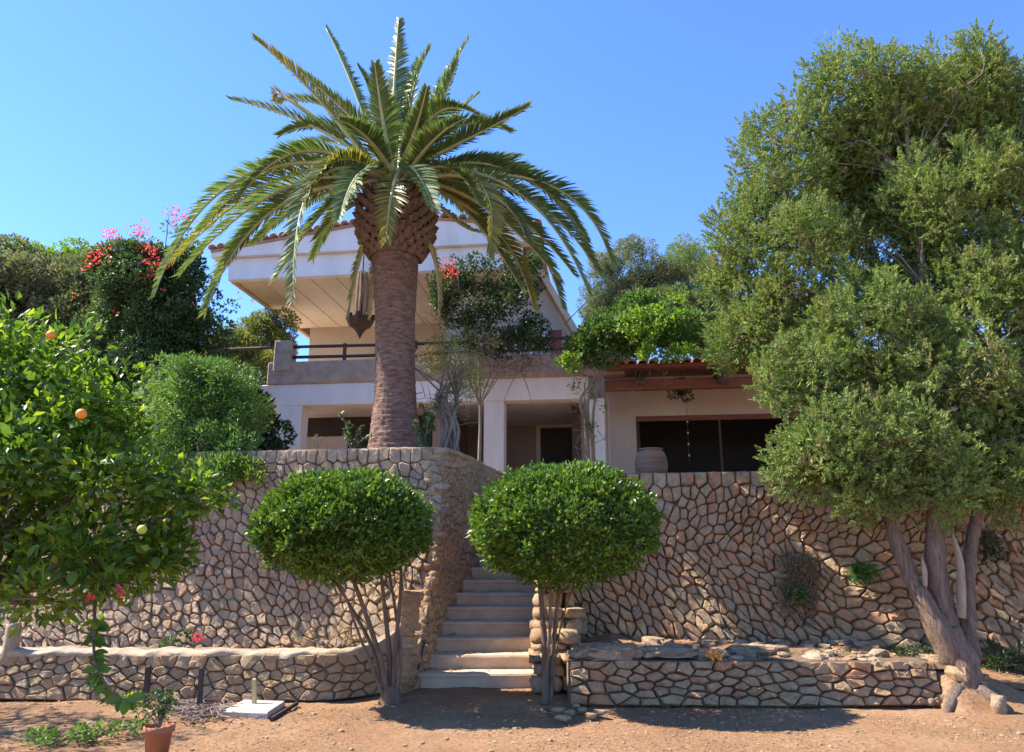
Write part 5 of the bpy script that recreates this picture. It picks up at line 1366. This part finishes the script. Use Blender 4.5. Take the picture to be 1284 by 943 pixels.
# terracotta pot with seedling
pc = gnd(196, 950, 0); pc.z = 0; k = mpp(196, 930, pc.y)
pot = empty('terracotta_pot', tuple(pc), 'terracotta plant pot with a straggly plant at the bottom edge', 'plant pot')
hp_ = at(196, 909, pc.y).z
mb = MB(); lathe(mb, pc, [(13 * k, 0), (16 * k, hp_ * .78), (18.3 * k, hp_ * .79), (18.6 * k, hp_ * .99), (17.5 * k, hp_), (16 * k, hp_ * .97), (15 * k, hp_ * .8)], 28); mk('pot_body', mb.V, mb.F, M['terracotta'], pot, True)
mb = MB(); lathe(mb, (pc.x, pc.y, pc.z + hp_ * .82), [(15.3 * k, 0), (15 * k, .01)], 20); mk('soil', mb.V, mb.F, M['soil'], pot)
top = Vector((pc.x, pc.y, hp_ * .85)); mb = MB(); C = []
for q in range(16):
    t = top + Vector((r_.normal() * .10, r_.normal() * .08, .12 + .14 * r_.random())); tube(mb, [top, top.lerp(t, .5) + Vector((0, 0, .03)), t], [.005, .004, .002], 4, 3); C.append((np.array(t), .045)); C.append((np.array(top.lerp(t, .6)), .03))
mk('stem', mb.V, mb.F, M['twig'], pot); V, Fc = crown_from(C, 500, .03, .018, r_, shell=.1); mk('foliage', V, Fc, L['bluegreen'], pot)
# ground creeper bottom left
cr = gnd(120, 925); ground_shrub('ground_creeper', [(np.array([cr.x, cr.y, .06]), np.array([.33, .28, .07])), (np.array([cr.x - .35, cr.y - .2, .05]), np.array([.25, .2, .06])), (np.array([cr.x + .22, cr.y + .2, .06]), np.array([.2, .15, .07]))], 46, .03, .06, 'feather', 'light green trailing plant on the ground beside the pot', 141, per=300, ln=.05, wd=.022, z=0)
ground_shrub('ground_creeper', [(np.array(gnd(155, 880, .05)), np.array([.2, .16, .1]))], 14, .04, .07, 'citrus', 'small green leafy clump below the hanging orange bough', 142, per=220, ln=.05, wd=.028, z=0)
# loose rocks at the right
for (u, v, s, lab, mt) in ((1254, 893, .15, 'pale pinkish stone standing upright right of the juniper trunk', 'rock'), (1208, 888, .10, 'small grey stone at the foot of the juniper trunk', 'rock'), (1168, 885, .09, 'small brown stone left of the juniper roots', 'stone_low')):
    p = gnd(u, v); V, Fc = rock_verts((p.x, p.y, s * .4), (s, s * .8, s * (1.4 if u == 1254 else .8)), .5, u, .2, .4); tag(mk('loose_stone', V, Fc, M[mt], None, True), lab, 'stone')
i = 0
for (u, v) in ((700, 893), (715, 896), (730, 893), (742, 900), (706, 903), (722, 888), (752, 896)):
    p = gnd(u, v); V, Fc = rock_verts((p.x, p.y, .02), (rnd.uniform(.08, .16), .09, .05), rnd.uniform(0, 3), 900 + i, .2, .4); i += 1
    tag(mk('rubble_stone', V, Fc, M['stone_low'], None, True), ['leftmost flat rubble stone fallen before the low right wall', 'flat rubble stone close to the stems of the right bush', 'middle rubble stone of the small pile before the low right wall', 'rubble stone at the right of the pile, on the shadow edge', 'frontmost rubble stone of the small pile below the right bush', 'rubble stone leaning at the foot of the low right wall', 'outermost rubble stone, farthest right before the low wall'][i - 1], 'stone', 'rubble stones fallen beside the right bush')
# pale stub by the left edge
sp = at(14, 800, 8.95); mb = MB(); tube(mb, [sp - Vector((0, 0, .28)), sp + Vector((.01, 0, 0)), sp + Vector((0, 0, .16))], [.09, .08, .07], 10, 3, ridge=.08, bump=.3)
tag(mk('tree_stump', mb.V, mb.F, M['stone_side'] if False else M['dead_wood'], None, True), 'pale sawn tree stub standing behind the planter wall at the left edge', 'stump')
# fallen leaves on the steps and ledge
r_ = np.random.default_rng(149); P = []
for k in range(260):
    i = int(r_.integers(1, 9)); y = 9.5 + .3 * (i - 1) + r_.uniform(.03, .28); x = XL(y) + (XR(y) - XL(y)) * (abs(r_.normal()) * .25 % 1 if r_.random() < .6 else r_.random()); P.append((x, y, .17 * i + .012))
for k in range(500):
    x, y = r_.uniform(.7, 6), r_.uniform(8.7, 10.2); P.append((x, y, ledge_z(x, y) + .012))
P = np.array(P); n = len(P); D = np.stack([r_.normal(size=n), r_.normal(size=n), r_.normal(size=n) * .2], 1)
V, Fc = leaf_arrays(P, D, np.array([[0, 0, 1]]) + r_.normal(size=(n, 3)) * .3, r_.uniform(.03, .06, n), r_.uniform(.012, .03, n)); mk('leaf_litter', V, Fc, L['dead_palm'])['kind'] = 'stuff'
mb = MB()
for k in range(170):
    x = r_.uniform(.75, 5.2); y = r_.uniform(8.62, 10.0); q_ = r_.uniform(.03, .12) * (1 if k % 6 else 1.7)
    V, Fc = rock_verts((x, y, ledge_z(x, y) + q_ * .15), (q_ * 1.5, q_, q_ * .55), r_.uniform(0, 3), 2000 + k, .25, .35); mb.add(V, Fc)
mk('ledge_rubble', mb.V, mb.F, M['rock'])['kind'] = 'stuff'
# ground litter: pebbles, dead leaves, dry grass
r_ = np.random.default_rng(150); mb = MB()
for k in range(900):
    x, y = r_.uniform(-6, 7), r_.uniform(4.5, 8.6); s = .008 + .02 * r_.random() ** 3
    V, Fc = rock_verts((x, y, gz(x, y) + s * .2), (s * 2, s * 1.6, s), r_.uniform(0, 3), k, .2, .3); mb.add(V, Fc)
mk('pebbles', mb.V, mb.F, M['stone_low'])['kind'] = 'stuff'
n = 14000; P = np.stack([r_.uniform(-6, 7, n), r_.uniform(4.5, 9.3, n) , np.zeros(n)], 1)
keep = np.array([noise.noise(Vector((x * .7, y * .9, 3))) > -.12 for x, y, _ in P]); P = P[keep]; n = len(P)
P[:, 2] = [gz(x, y) + .006 for x, y, _ in P]
D = np.stack([r_.normal(size=n), r_.normal(size=n), r_.normal(size=n) * .15], 1)
V, Fc = leaf_arrays(P, D, np.array([[0, 0, 1]]) + r_.normal(size=(n, 3)) * .3, r_.uniform(.015, .045, n), r_.uniform(.008, .02, n)); mk('fallen_leaves', V, Fc, L['dead_palm'])['kind'] = 'stuff'
n = 5000; P = np.stack([r_.uniform(-6, 7, n), r_.uniform(4.6, 9.3, n), np.zeros(n)], 1)
keep = np.array([noise.noise(Vector((x * 1.1, y * 1.3, 9))) > .12 for x, y, _ in P]); P = P[keep]; n = len(P); P[:, 2] = [gz(x, y) for x, y, _ in P]
D = np.stack([r_.normal(size=n) * .5, r_.normal(size=n) * .5, np.ones(n)], 1)
V, Fc = leaf_arrays(P, D, r_.normal(size=(n, 3)), r_.uniform(.02, .05, n), r_.uniform(.003, .006, n)); mk('dry_grass', V, Fc, L['yellowish'])['kind'] = 'stuff'
